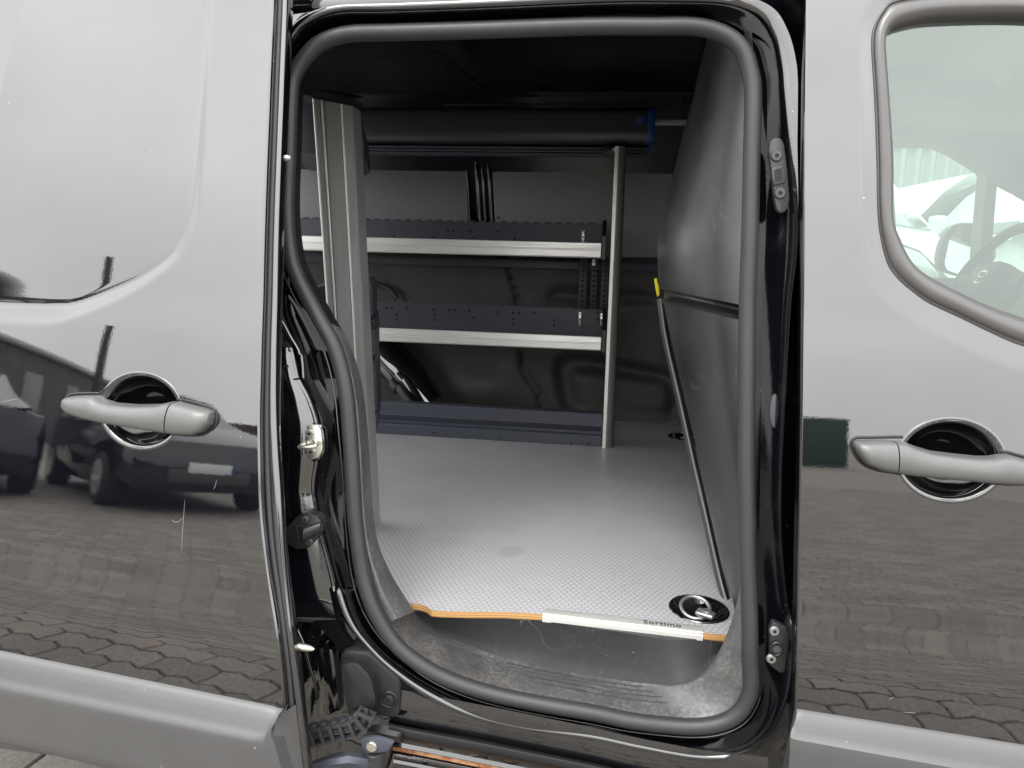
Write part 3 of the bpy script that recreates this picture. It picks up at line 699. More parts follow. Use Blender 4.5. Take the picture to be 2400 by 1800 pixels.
for i in range(NS):
    s, r = SE[i], RI[i]; dv = Vector((r[0]-s[0], r[1]-s[1])); L = dv.length; dn = dv/L
    x, y = r[0], r[1]
    right = max(0., min(1., (x-1700)/90)) ; right = right if y > 120 else right*max(0, min(1, y/120))
    left = 1. if x < 800 and y > 640 else 0.
    bottom = 1. if (y > 1450 and x < 1750) else 0.
    prof = [(-11/L, .012, 0), (0., .012, 0), (.0+19/L*.9, .016, 0), (min(.6, 24/L+.12), .024, 0)]
    if left: prof += [(.55, .030, 0), (.78, .020, 0), (.88, -.004, 0), (.94, -.0145, 0), (.98, -.0205, 0), (1.0, -.0228, 0)]
    else: prof += [(.62, .006, 0), (.78, -.008, 0), (.86, -.0155, 0), (.92, -.0205, 0), (.97, -.0243, 0), (1.0, -.0262, 0)]
    ox = [(1.0, 4, -.030), (1.0, 9, -.029), (1.0, 16, -.027)]
    pts = [hit(s[0]+dv.x*f, s[1]+dv.y*f, SB+dy) for f, dy, _ in prof]
    fw = float(np.interp(y, [0, 200, 330, 450, 520], [34, 32, 18, 9, 5])) if right > 0 else 16
    for g, dy in ((.25, -.0285), (.6, -.0300), (1.0, -.0305)):
        o = 4+(fw-4)*g if right > 0 else (4, 9, 16)[(.25, .6, 1.0).index(g)]
        pts.append(hit(r[0]+dn.x*o, r[1]+dn.y*o, SB+dy+(left*(o-4)*.0006)))
    pts.append(hit(r[0]+dn.x*(fw+3), r[1]+dn.y*(fw+3), SB-.028+right*.05))
    far = 90
    dd = -.020+right*.10+left*.035
    pts.append(hit(r[0]+dn.x*45, r[1]+dn.y*45, SB+(-.024+right*.08+left*.018)))
    pts.append(hit(r[0]+dn.x*far, r[1]+dn.y*far, SB+dd))
    rows.append(pts)
BODY = loft('body_side', rows, 'jamb', VAN, cv=True, angle=55)
tag(BODY, 'glossy black painted door frame around the opening')
# main door seal: fat rubber tube
sealp = [seal_pt(v, -.004) for v in SE]
sealp = resample(sealp, 320, True)
SEAL = tube('door_seal', sealp, .0128, 'rubber', VAN, n=20, closed=True, flat=1.0, nrm=(0, -1, .05))
tag(SEAL, 'fat dark grey rubber seal around the opening')
# thin seam lip beyond the seal
lip = []
for i in range(NS):
    s, r = SE[i], RI[i]; d = Vector((r[0]-s[0], r[1]-s[1])); 
    if 9*nsub <= i <= 34*nsub: lip.append(hit(s[0]+d.x/d.length*27, s[1]+d.y/d.length*27, SB+.010))
tube('flange_lip', lip, .0016, 'jamb', BODY, n=8)
# inner reveal behind the seal, leading into the cargo bay
rows = []
for i in range(NS):
    s = SE[i]; r = RI[i]; dv = Vector((r[0]-s[0], r[1]-s[1])).normalized()
    a = hit(s[0], s[1], SB+.012); b = hit(s[0]-dv.x*4, s[1]-dv.y*4, SB+.03); c = b+Vector((0, .09, 0))
    c.x = a.x+(a.x-(-.12))*.06; c.z = a.z+(a.z-1.0)*.06
    rows.append([a, b, c])
loft('opening_reveal', rows, 'void', BODY, cv=True)

for fl, par, pts in ((FL, SD, [(433, 1172), (430, 1215), (427, 1255), (426, 1293)]), (FL, SD, [(402, 1218), (414, 1224), (430, 1213)]), (FL, SD, [(508, 1125), (504, 1140), (500, 1146)]), (FL, SD, [(414, 845), (409, 852)]), (FL, SD, [(0, 942), (25, 938), (42, 934)]), (FR, FD, [(2084, 1640), (2090, 1636), (2094, 1634)]), (FR, FD, [(2115, 1669), (2130, 1670), (2146, 1671)])):
    pp = cr([fl.px(x, y, .0002) for x, y in pts], 4); tube('scratch', pp, [.00026*(.35+.65*math.sin(math.pi*(i+.5)/len(pp))) for i in range(len(pp))], 'fence', par, n=6, flat=.4, nrm=fl.n)

# ---------------------------------------------------------------- details on the frame
zvec = Vector((0, 0, 1)); OUT = Vector((0, -1, 0))
def plate(name, px, dy, thick, mat, parent, bev=.001, rnd=0., tilt=0.):
    """flat plate traced on the flank, standing proud of it; dy = Y offset from the seal plane"""
    c = [hit(x, y, SB+dy+tilt*(x-px[0][0])) for x, y in px]
    if rnd: c = rounded(c, rnd, 4)
    return prism(name, c, Vector((0, thick, 0)), mat, parent, bev)
def screw(x, y, dy, r, parent, mat='screw', name='screw', h=.003):
    p = hit(x, y, SB+dy); bm = bmesh.new(); add_cyl(bm, p, p+OUT*h, r, r*.82, 20, .0006)
    o = bm_obj(name, bm, mat, parent)
    add = bmesh.new(); add_cyl(add, p+OUT*(h+.0001), p+OUT*(h+.0004), r*.38, r*.38, 6); bm_obj('screw_socket', add, 'void', parent)
    return o
z5 = lambda p: z_to_src(p, 600, 600, ZA); z6 = lambda p: z_to_src(p, 600, 1200, ZA); z7 = lambda p: z_to_src(p, 1200, 0, ZA)
z8 = lambda p: z_to_src(p, 1200, 600, ZA); z9 = lambda p: z_to_src(p, 1200, 1200, ZA); z4 = lambda p: z_to_src(p, 600, 0, ZA)
# striker
ST = plate('door_striker', z5([(288, 1140), (300, 1108), (340, 1093), (395, 1094), (420, 1125), (428, 1190), (430, 1262), (405, 1308), (355, 1326), (312, 1310), (296, 1270), (285, 1200)]), -.032, .010, 'zinc', VAN, .0016, .004)
tag(ST, 'shiny zinc door striker on the frame')
plate('striker_surround', z5([(270, 1140), (285, 1098), (340, 1080), (400, 1082), (435, 1120), (445, 1190), (446, 1270), (415, 1322), (355, 1342), (300, 1322), (280, 1275), (268, 1200)]), -.028, .012, 'jamb', ST, .003, .005)
for q in ((348, 1150), (358, 1268)): x, y = z5([q])[0]; screw(x, y, -.032, .0078, ST, 'zincdull')
a = hit(*z5([(312, 1218)])[0], SB-.034); b = hit(*z5([(385, 1198)])[0], SB-.034)
loop = cr([a+Vector((0, .006, 0)), a+OUT*.004, a+OUT*.016, a+OUT*.021+Vector((.004, 0, 0)), b+OUT*.021+Vector((.004, 0, -.004)), b+OUT*.016+Vector((.008, 0, -.002)), b+OUT*.004, b+Vector((0, .006, 0))], 5)
tube('striker_loop', loop, .0034, 'zinc', ST, n=12)
# wedge guide
DG = plate('wedge_guide', z6([(180, 118), (258, 36), (330, 6), (398, 30), (428, 72), (432, 128), (340, 236), (262, 246), (192, 205)]), -.050, .020, 'blackplastic', VAN, .0025, .003)
plate('guide_slot', z6([(258, 95), (318, 98), (325, 175), (272, 185)]), -.0508, .001, 'void', DG, 0)
plate('guide_rim', z6([(246, 88), (262, 86), (280, 190), (268, 196)]), -.053, .004, 'blackplastic', DG, .001)
a = hit(*z6([(318, 140)])[0], SB-.055); b = hit(*z6([(425, 95)])[0], SB-.048)
rows = [[a+(b-a)*f+(zvec*math.cos(2*math.pi*k/16)+OUT*.75*math.sin(2*math.pi*k/16))*(.0115-.002*f) for k in range(16)] for f in (0, .3, .7, 1)]
loft('guide_horn', rows, 'blackplastic', DG, cu=True, cap=True)
for q in ((320, 48), (347, 192)): x, y = z6([q])[0]; screw(x, y, -.050, .0062, DG, 'screw')
# pocket behind the door edge with the lock bits
PK = plate('lock_pocket', z5([(130, 545), (225, 548), (262, 590), (292, 660), (302, 785), (130, 806)]), -.026, .012, 'void', VAN, .001)
plate('pocket_rim', z5([(130, 808), (304, 786), (308, 796), (130, 824)]), -.031, .008, 'jamb', PK, .0015)
plate('lock_block', z5([(130, 560), (205, 560), (225, 622), (130, 632)]), -.030, .012, 'blackplastic', PK, .002)
plate('lock_finger', z5([(140, 705), (200, 700), (212, 722), (140, 740)]), -.034, .012, 'blackplastic', PK, .003)
rib = [hit(x, y, SB+dy) for x, y, dy in [(*q, -.030) for q in z5([(140, 380), (185, 455), (225, 530), (262, 590), (295, 665), (305, 790)])]]
tube('pillar_edge', cr(rib, 5), .0035, 'jamb', BODY, n=10)
# keeper plates on the right
KP = plate('door_keeper', z7([(1663, 975), (1672, 915), (1705, 889), (1745, 893), (1766, 930), (1788, 1110), (1802, 1290), (1790, 1355), (1755, 1386), (1720, 1372), (1704, 1310), (1680, 1110)]), -.024, .010, 'rubber', VAN, .003, .004)
tag(KP, 'grey keeper plate high on the right of the frame')
plate('keeper_rim', z7([(1680, 1085), (1755, 1070), (1778, 1120), (1772, 1185), (1700, 1205), (1685, 1160)]), -.027, .005, 'rubber', KP, .0018, .003)
plate('keeper_hole', z7([(1700, 1100), (1748, 1088), (1752, 1165), (1706, 1178)]), -.0275, .001, 'void', KP, 0, .002)
for q in ((1712, 1010), (1735, 1252)): x, y = z7([q])[0]; screw(x, y, -.024, .0088, KP, 'screw', h=.0045)
KQ = plate('door_keeper', z9([(1668, 760), (1685, 718), (1705, 712), (1780, 752), (1797, 800), (1785, 930), (1772, 1038), (1745, 1052), (1668, 995), (1672, 870)]), -.020, .010, 'blackplastic', VAN, .003, .003)
tag(KQ, 'black keeper plate low on the right of the frame')
for q in ((1700, 770), (1680, 950)): x, y = z9([q])[0]; screw(x, y, -.020, .0078, KQ, 'zincdull', h=.003)
p = hit(*z9([(1714, 888)])[0], SB-.022)
tube('keeper_ring', [p+(Vector((1, 0, 0))*math.cos(a)*.75+zvec*math.sin(a))*.0105 for a in np.linspace(0, 2*math.pi, 25)[:-1]], .0026, 'blackplastic', KQ, n=8, closed=True)
cyl('keeper_socket', p+Vector((0, .003, 0)), p+OUT*.0012, .0065, 'screw', KQ, n=6)
c_ = z8([(1708+37*math.cos(a), 1008+112*math.sin(a)) for a in np.linspace(0, 2*math.pi, 25)[:-1]])
PG = plate('body_plug', c_, -.010, .006, 'greyplastic', VAN, .0012)
# hinge cover, lower left
HC = plate('roller_cover', z6([(548, 960), (552, 912), (600, 896), (735, 916), (800, 975), (922, 1085), (934, 1115), (930, 1310), (895, 1340), (740, 1318), (600, 1330), (560, 1150)]), -.036, .012, 'blackplastic', VAN, .004, .006)
tag(HC, 'black plastic roller cover low on the left of the frame')
base = [hit(x, y, SB-.036) for x, y in z6([(545, 962), (640, 950), (690, 965), (775, 1050), (806, 1245), (745, 1295), (600, 1312), (560, 1140)])]
front = [hit(x, y, SB-.066) for x, y in z6([(560, 985), (640, 978), (668, 990), (740, 1065), (778, 1225), (725, 1268), (605, 1285), (575, 1140)])]
rows = [rounded(base, .006, 4), rounded([b_+(f_-b_)*.5+OUT*.003 for b_, f_ in zip(base, front)], .008, 4), rounded([b_+(f_-b_)*.85+OUT*.002 for b_, f_ in zip(base, front)], .009, 4), rounded(front, .008, 4)]
cen = sum(rows[-1], Vector())/len(rows[-1]); rows.append([cen+(v-cen)*.90+OUT*.001 for v in rows[-1]]); rows.append([cen+(v-cen)*.02+OUT*.0015 for v in rows[-1]])
loft('cover_bulge', rows, 'blackplastic', HC, cu=True, angle=60)
x, y = z6([(862, 1216)])[0]; screw(x, y, -.036, .0095, HC, 'blackplastic', h=.004)
p = hit(x, y, SB-.037); tube('screw_recess', [p+(Vector((1, 0, 0))*math.cos(a)+zvec*math.sin(a))*.0135 for a in np.linspace(0, 2*math.pi, 25)[:-1]], .0018, 'blackplastic', HC, n=8, closed=True)
# folded sheet and ribs of the lower pillar
rib = [hit(x, y, SB-.03) for x, y in z6([(215, 610), (250, 720), (310, 860), (350, 1000), (385, 1120), (402, 1200)])]
tube('pillar_rib', cr(rib, 5), .0030, 'jamb', BODY, n=8)
RYI = [k[1] for k in KEY[14:24]]
rows = []
for yy in np.linspace(815, 1452, 50):
    xr_ = float(np.interp(yy, [q[1] for q in RYI], [q[0] for q in RYI]))-2; xl = 612; r = []
    for g in np.linspace(0, 1, 18):
        w = -.0228-.019*(1-g)-.002*math.sin(math.pi*g)-.006*math.exp(-((g-.66)/.13)**2)*math.sin((yy-815)/637*math.pi)
        if yy > 1400: w += (yy-1400)/52*.010*(1-g)
        r.append(hit(xl+(xr_-xl)*g, yy, SB+w))
    rows.append(r)
for ex, dw in ((6, .01), (10, .03)): rows.append([hit(*_pxof, SB+dw) for _pxof in [(612+(824-612)*g, 1452+ex+6*g) for g in np.linspace(0, 1, 18)]])
loft('pillar_face', rows, 'jamb', BODY, angle=60)
rows = [[hit(620+(800-620)*g, yy, SB+.012-.006*math.sin(g*9+yy*.01)) for g in np.linspace(0, 1, 14)] for yy in np.linspace(1448, 1830, 24)]
loft('pillar_recess', rows, 'jamb', BODY, angle=60)
plate('pillar_boss', z6([(385, 900), (440, 868), (500, 900), (520, 1050), (545, 1300), (470, 1340), (420, 1300), (390, 1050)]), -.012, .02, 'jamb', BODY, .008, .006)

# sill below the opening, running board rail and rusty slide track
def bandpx(pts, dy, n=30):
    c = resample([(*p, 0) for p in pts], n); return [hit(v[0], v[1], SB+dy) for v in c]
L0 = z6([(860, 1340), (1000, 1372), (1500, 1465), (2212, 1610)])+[(1470, 1800), (1640, 1832), (1800, 1850)]
sh = lambda p, d: [(x, y+d) for x, y in p]
SILL = loft('sill_panel', [bandpx(sh(L0, d), w) for d, w in ((-75, -.027), (-40, -.030), (-12, -.031), (2, -.028), (9, .0), (14, .02))], 'jamb', VAN, angle=40)
tag(SILL, 'black sill below the opening')
TRK = loft('slide_track', [bandpx(sh(L0, d), w) for d, w in ((8, .02), (8, -.022), (10, -.034), (15, -.041), (24, -.043), (33, -.040), (39, -.030), (41, -.012), (43, .03))], 'blackplastic', VAN, angle=60)
tag(TRK, 'black slide track cover with a rust stained groove')
L1 = z6([(890, 1520), (1100, 1560), (1400, 1620), (1700, 1680), (2100, 1760)])
loft('rust_strip', [bandpx(L1, -.004), bandpx(sh(L1, 9), -.010)], 'rust', TRK)
loft('track_floor', [bandpx(sh(L1, -12), .0), bandpx(sh(L1, 0), -.003), bandpx(sh(L1, 12), -.012), bandpx(sh(L1, 16), -.020), bandpx(sh(L1, 21), -.021), bandpx(sh(L1, 24), -.01), bandpx(sh(L1, 60), -.005)], 'jamb', TRK)
loft('track_lip', [bandpx(sh(L1, 26), -.020), bandpx(sh(L1, 30), -.034), bandpx(sh(L1, 38), -.036), bandpx(sh(L1, 41), -.02)], 'jamb', TRK)
rows = [bandpx(z6([(735, 1385), (800, 1375), (900, 1395), (950, 1410), (955, 1490)]), -.038, 12), bandpx(z6([(720, 1420), (760, 1425), (880, 1450), (935, 1465), (945, 1492)]), -.050, 12), bandpx(z6([(715, 1450), (760, 1455), (880, 1485), (930, 1495), (940, 1500)]), -.040, 12)]
loft('track_end_cap', rows, 'blackplastic', TRK, angle=40)
# roller arm with pin
ARM = plate('roller_arm', z6([(668, 1480), (700, 1455), (790, 1462), (895, 1495), (860, 1545), (820, 1560), (715, 1568), (690, 1530)]), -.075, .006, 'navy', VAN, .0015, .003)
tag(ARM, 'dark roller arm with a pale pin at the sill')
p = hit(*z6([(752, 1516)])[0], SB-.075); cyl('arm_pin', p, p+OUT*.004, .0085, 'zinc', ARM, bev=.0012)
loft('arm_tube', [[hit(600+x*ZA, 1200+y*ZA, SB+w) for x, y, w in r] for r in (((330, 1625, -.06), (480, 1570, -.07), (600, 1545, -.07), (690, 1560, -.06), (800, 1580, -.05)), ((330, 1650, -.08), (480, 1600, -.09), (600, 1580, -.09), (700, 1600, -.08), (820, 1610, -.06)), ((330, 1700, -.085), (480, 1640, -.095), (600, 1625, -.095), (700, 1640, -.085), (800, 1650, -.06)), ((330, 1760, -.06), (480, 1720, -.07), (600, 1700, -.07), (700, 1720, -.06), (780, 1700, -.05)))], 'navy', ARM, angle=60)
p = hit(*z6([(770, 1585)])[0], SB-.06); cyl('roller', p-zvec*.014, p+zvec*.012, .017, 'rubber', ARM, bev=.002)
p = hit(*z6([(700, 1590)])[0], SB-.03)
# cable chain
CH = cr([hit(x, y, SB+w) for x, y, w in [(*q, -.075) for q in z6([(325, 1448), (430, 1428), (540, 1405), (640, 1385), (705, 1340), (725, 1285)])]], 12)
CH = resample(CH, 8)
chain = bpy.data.objects.new('cable_chain', None); chain.location = VAN.location*0
link_me = None
bmc = bmesh.new()
first = CH[0]
CHN = tube('cable_chain', [v+OUT*.001 for v in cr(CH, 3)], .0038, 'blackplastic', VAN, n=8); tag(CHN, 'black cable chain of links at the foot of the frame')
for i in range(7):
    a, b = CH[i], CH[i+1]; d = (b-a); L = d.length; dx = d.normalized(); c = (a+b)/2
    rot = Matrix((dx, OUT, dx.cross(OUT))).transposed()
    bm = bmesh.new()
    for zz_ in (.0120, -.0120): add_box(bm, c+rot @ Vector((0, .004, zz_)), (L*.96, .019, .0050), rot, .0012)
    add_box(bm, c+rot @ Vector((L*.27, .0105, 0)), (L*.36, .006, .0245), rot, .0012); add_box(bm, c+rot @ Vector((L*.0, -.004, 0)), (L*.8, .005, .024), rot, .001)
    up = dx.cross(OUT); up = up if up.z > 0 else -up
    e = a+up*.0150; add_cyl(bm, e-up*.003, e+up*.0020, L*.46, n=20, bev=.0008); add_cyl(bm, e+up*.0020, e+up*.0034, L*.22, n=14, bev=.0004)
    bm_obj('chain_link', bm, 'rubber', CHN)
for k in (-.005, .0, .005):
    tube('cable', [v+zvec*k+OUT*.004 for v in cr(CH, 3)], .0022, 'greyplastic', CHN, n=8)

# ---------------------------------------------------------------- roof edge, remaining shell
rows = [bandpx(sh([(560, 40), (900, 22), (1100, 15), (1400, 0), (1700, -10), (1900, -20)], -d), w, 30) for d, w in ((10, -.029), (20, -.031), (34, -.030), (36, -.018), (60, -.012), (110, .01), (200, .1), (330, .3))]
loft('roof_rail', rows, 'jamb', VAN, angle=40)
def quad(name, pts, mat, parent): return mesh(name, pts, [(0, 1, 2, 3)], mat, parent, smooth=False)

# ---------------------------------------------------------------- step and trim inside the seal
FZ = .53
top = resample([tuple(PZ(x, y, FZ-.012)) for x, y in [(972, 1431), (1005, 1436), (1022, 1445), (1106, 1448), (1270, 1455), (1453, 1481), (1562, 1500), (1648, 1498), (1690, 1506), (1712, 1508)]], 70)
basepx = resample([(*p, 0) for p in cr([(*q, 0) for q in [(972, 1433), (985, 1452), (1012, 1474), (1070, 1500), (1161, 1535), (1215, 1549), (1272, 1562), (1381, 1582), (1489, 1598), (1575, 1606), (1616, 1598), (1652, 1574), (1685, 1538), (1708, 1510)]], 5)], 70)
basep = [PZ(v[0], v[1], FZ-.012-.088*math.sin(math.pi*min(1, max(0, i/69)))**.55) for i, v in enumerate(basepx)]
sl = [SE[i] for i in range(23*nsub-2, 37*nsub)]
def inner(v, r, d): q = Vector((r[0]-v[0], r[1]-v[1])).normalized(); return (v[0]-q.x*d, v[1]-q.y*d)
sin_ = resample([(*inner(SE[i], RI[i], 10), 0) for i in range(23*nsub-3, 37*nsub)], 70)
sealin = [hit(v[0], v[1], SB+.012) for v in sin_]
rows = []; rrows = []
for i in range(70):
    t_, b_, s_ = top[i], basep[i], sealin[i]; m1 = b_.lerp(s_, .10); q = b_.lerp(t_, .12); q.y += .004*math.sin(math.pi*i/69)
    rz_ = [t_+Vector((0, .02, 0)), t_, t_.lerp(b_, .3)+Vector((0, .006*math.sin(math.pi*i/69), 0)), t_.lerp(b_, .7)+Vector((0, .008*math.sin(math.pi*i/69), 0)), q, b_.lerp(s_, .02), m1]
    r = rz_[-2:]; rrows.append(rz_[:-1])
    for f in (.25, .4, .55, .7, .85): r.append(b_.lerp(s_, f)+zvec*.003*math.sin(math.pi*f))
    r.append(s_); r.append(s_+Vector((0, -.002, -.01))); rows.append(r)
STEP = loft('sill_step', rows, 'sill', VAN, angle=55); tag(STEP, 'dusty dark grey plastic entry step')
loft('step_riser', rrows, 'riser', STEP, angle=60)
for f in (.17, .31, .45, .59):
    lo_, hi_ = int(20+f*8), int(48-f*2)
    tube('step_rib', [basep[i].lerp(sealin[i], f)+zvec*(.003*math.sin(math.pi*f)+.0004) for i in range(lo_, hi_)], .0009, 'riser', STEP, n=6)
# side trim strip on the left
inn = [(783, 762), (800, 772), (824, 817), (846, 889), (857, 962), (864, 1034), (870, 1120), (875, 1200), (886, 1272), (915, 1341), (947, 1395), (972, 1433)]
A = resample([(*p, 0) for p in cr([(*q, 0) for q in inn], 4)], 60)
out_ = resample([(*inner(SE[i], RI[i], 8), 0) for i in range(13*nsub-1, 23*nsub+2)], 60)
rows = []
for i in range(60):
    a, o = A[i], out_[i]; r = []
    for f, dy in ((0, .012), (.18, .012), (.30, .010), (.42, .012), (.7, .03), (.92, .055), (1., .075), (1.0, .12)):
        x, y = o[0]+(a[0]-o[0])*f, o[1]+(a[1]-o[1])*f; r.append(hit(x, y, SB+dy))
    rows.append(r)
ST2 = loft('pillar_trim', rows, 'sill', VAN, angle=45); tag(ST2, 'scuffed black trim strip along the left of the opening')

# ---------------------------------------------------------------- cargo bay shell
WY = 1.74
XL, XR = -1.45, .36
def wall_y(z): return WY-.0*z-max(0, z-1.25)*.22
SH_in = z8([(262, 740), (285, 665), (345, 630), (480, 632), (1000, 738), (1060, 780), (1100, 900), (1110, 1020), (1040, 1075), (330, 1000), (290, 900)])
SH_c = z8([(385, 800), (400, 758), (450, 745), (1000, 820), (1028, 860), (1035, 960), (1015, 1020), (900, 1030), (470, 1000), (420, 960)])
SH_u = z8([(230, 260), (245, 215), (300, 200), (430, 205), (700, 215), (900, 240), (960, 300), (600, 330), (240, 300)])
def wsd(px): return [(p.x, p.z) for p in rounded([P(x, y, WY) for x, y in px], .05, 4)]
wi, wc, wu = wsd(SH_in), wsd(SH_c), wsd(SH_u)
bulge_c = P(1120, 900, WY)
xs, zs_ = np.arange(-1.3, XR+.01, .0125), np.arange(.45, 1.26, .0125)
XX, ZZ = np.meshgrid(xs, zs_)
w = .035*sstep(-sdf_poly(XX, ZZ, wi), -.015, .04)-.030*sstep(-sdf_poly(XX, ZZ, wc), -.03, .03)+.02*sstep(-sdf_poly(XX, ZZ, wu), -.02, .04)
w -= .05*np.exp(-((XX-bulge_c.x)/.14)**2-((ZZ-bulge_c.z+.02)/.09)**2)
w += .02*np.sin(XX*5+1)*np.exp(-((ZZ-.95)/.2)**2)
seam = np.interp(ZZ, [.5, .62, .72, .85, 1.0, 1.2], [P(1275, 965, WY).x, P(1262, 950, WY).x, P(1225, 870, WY).x, P(1218, 800, WY).x, P(1215, 690, WY).x, P(1180, 600, WY).x])
w += .02*np.exp(-((XX-seam)/.010)**2)
V = np.stack([XX, WY+w, ZZ], 2).reshape(-1, 3).tolist(); nx = len(xs)
Fq = [(j*nx+i, j*nx+i+1, (j+1)*nx+i+1, (j+1)*nx+i) for j in range(len(zs_)-1) for i in range(nx-1)]
FW = mesh('side_lining', V, Fq, 'innerwall', VAN, angle=80, recalc=False); tag(FW, 'dark moulded lining of the far side')
loft('upper_side_wall', [[Vector((x, wall_y(z)+.012, z)) for x in np.linspace(XL, XR, 12)] for z in (1.24, 1.3, 1.45, 1.6, 1.72, 1.78)], 'roofin', VAN, angle=60)
# hidden sides of the bay; rear end left open so daylight brightens the inside
if False: quad('rear_wall', [(XL, -.02, .45), (XL, 1.76, .45), (XL, 1.76, 1.8), (XL, -.02, 1.8)], 'roofin', VAN)
quad('rear_side_lining', [(XL, 1.742, .45), (-1.29, 1.742, .45), (-1.3, 1.742, 1.26), (XL, 1.742, 1.26)], 'innerwall', VAN)
quad('near_side_lining', [(XL, .06, .45), (-.56, .06, .45), (-.56, .12, 1.74), (XL, .12, 1.74)], 'roofin', VAN)
# ceiling with ribs
crow = []
for y in np.linspace(.02, 1.70, 40):
    z = 1.74-.0+.035*math.sin(math.pi*(y+.2)/2.1)
    crow.append([Vector((x, y, z-.012*(math.exp(-((x+.45)/.05)**2)+math.exp(-((x+1.1)/.05)**2)))) for x in np.linspace(XL, XR+.02, 90)])
CE = loft('roof_lining', crow, 'roofin', VAN, angle=70); tag(CE, 'dark inside of the roof')
for (x0, x1, y0, z0, h) in ((-.30, .30, 1.50, 1.722, .010), (-.62, .30, 1.56, 1.70, .006), (-.95, .3, .55, 1.752, .008)):
    box('roof_rib', (x0, y0, z0), (x1, y0+.012, z0+h), 'innerwall', CE, .002)
a, b = P(1050, 140, .95), P(1133, 205, 1.25); a.z = 1.70; b.z = 1.70
tube('roof_bow', [P(1010, 120, .75), P(1060, 150, 1.0), P(1105, 185, 1.2), P(1130, 205, 1.28)], .012, 'roofin', CE, n=10, flat=.4)
cant = [P(1290, 190, 1.60), P(1540, 190, 1.60), P(1545, 198, 1.6), P(1600, 200, 1.60), P(1600, 300, 1.66), P(1240, 300, 1.66), P(1240, 262, 1.64)]
CR_ = prism('cant_rail', cant, (0, .03, 0), 'innerwall', VAN, .004)
for (x0, y0, x1, y1) in ((1428, 190, 1474, 218), (1262, 194, 1300, 220)):
    c0, c1 = P(x0, y1, 1.585), P(x1, y0, 1.585); box('rail_clip', (c0.x, 1.580, c0.z), (c1.x, 1.60, c1.z), 'roofin', CR_, .003)
c0, c1 = P(1530, 292, 1.55), P(1620, 280, 1.55); box('load_rail', (c0.x-.3, 1.55, c0.z), (c1.x+.02, 1.575, c1.z), 'alu', VAN, .002)
c0, c1 = P(1450, 632, 1.66), P(1620, 625, 1.66); box('load_rail', (XL+.02, 1.655, c0.z-.004), (c1.x+.05, 1.69, c1.z+.008), 'navy', VAN, .002)
# embossed upper panels and the pillar between them
pl = [P(x, y, 1.70) for x, y in ((600, 318), (1078, 322), (1086, 345), (1094, 430), (1098, 528), (600, 520))]
HP1 = prism('wall_panel', rounded(pl, .03, 4), (0, .012, 0), 'hexpanel', VAN, .002); tag(HP1, 'grey embossed wall panel left of the dark pillar')
pr_ = [P(x, y, 1.70) for x, y in ((1151, 318), (1640, 300), (1640, 604), (1300, 604), (1168, 580), (1160, 520), (1155, 430))]
HP2 = prism('wall_panel', rounded(pr_, .02, 4), (0, .012, 0), 'hexpanel', VAN, .002); tag(HP2, 'grey embossed wall panel right of the dark pillar')
for q in z4([(1556, 1010), (1570, 1410)]): p = P(q[0], q[1], 1.70); cyl('panel_rivet', p, p+OUT*.003, .006, 'screw', HP2, bev=.001)
for x, wd in ((1094, .006), (1118, .012), (1131, .008), (1146, .010)):
    a, b = P(x-4, 315, 1.70), P(x+8, 540, 1.72); tube('pillar_rib', [a, a.lerp(b, .5)+OUT*.004, b], wd, 'jamb', FW, n=10)
# arch and filler pipe at the back left
tube('filler_pipe', [P(x, y, Y) for x, y, Y in ((885, 800, 1.70), (925, 850, 1.66), (965, 895, 1.63), (1000, 950, 1.62))], .075, 'jamb', FW, n=24)
tube('pipe_collar', [P(945, 876, 1.645), P(958, 890, 1.64)], .082, 'jamb', FW, n=24)
tube('lining_rib', cr([P(x, y, 1.70) for x, y in ((865, 668), (890, 668), (915, 680), (930, 700))], 5), .012, 'innerwall', FW, n=10)

# ---------------------------------------------------------------- partition behind the seats
def part_rows(defs, na=18, y0=.03, wrap=True):
    rows = []
    for (xl, yl, xr, yr, Ys) in defs:
        r = []; xr += 14
        for k in range(na+1):
            a = k/na; s = math.sin(a*math.pi/2)**1.0; c = 1-(max(0, 1-s**2.3))**(1/2.3)
            q = P(xr, yr, y0); yb = y0-.02+side(q.z)*.8
            r.append(P(xr+(xl-xr)*s, yr+(yl-yr)*s, yb+max(0, Ys-.455 if Ys > .47 else 0)*.55+.05*s+(min(Ys, .47)-.12-yb)*c))
        if wrap:
            e = r[-1]; r += [e+Vector((.004, .03, 0)), e+Vector((.015, .08, 0)), Vector((max(e.x+.06, .20), Ys+.35, e.z)), Vector((.34, 1.2, e.z)), Vector((.36, 1.76, e.z))]
        rows.append(r)
    return rows
U = [(1660, 40, 1745, 40, .40), (1655, 100, 1750, 96, .42), (1637, 170, 1755, 165, .44), (1622, 240, 1755, 240, .45), (1601, 311, 1754, 315, .46), (1585, 380, 1752, 388, .46), (1566, 452, 1750, 465, .46), (1552, 510, 1749, 530, .46), (1542, 560, 1748, 585, .46), (1541, 600, 1746, 632, .46), (1542, 650, 1745, 690, .46), (1544, 668, 1745, 711, .46), (1547, 676, 1745, 719, .455)]
BH = loft('partition', part_rows(U), 'bulkhead', VAN, angle=70); tag(BH, 'scratched black plastic partition behind the cab')
Gv = [(1547, 676, 1745, 719, .455), (1553, 677, 1744, 722, .515), (1558, 681, 1744, 726, .53), (1558, 688, 1744, 732, .53), (1556, 696, 1744, 742, .50), (1552, 706, 1744, 756, .455)]
loft('partition_groove', part_rows(Gv), 'bulkhead', BH, angle=70)
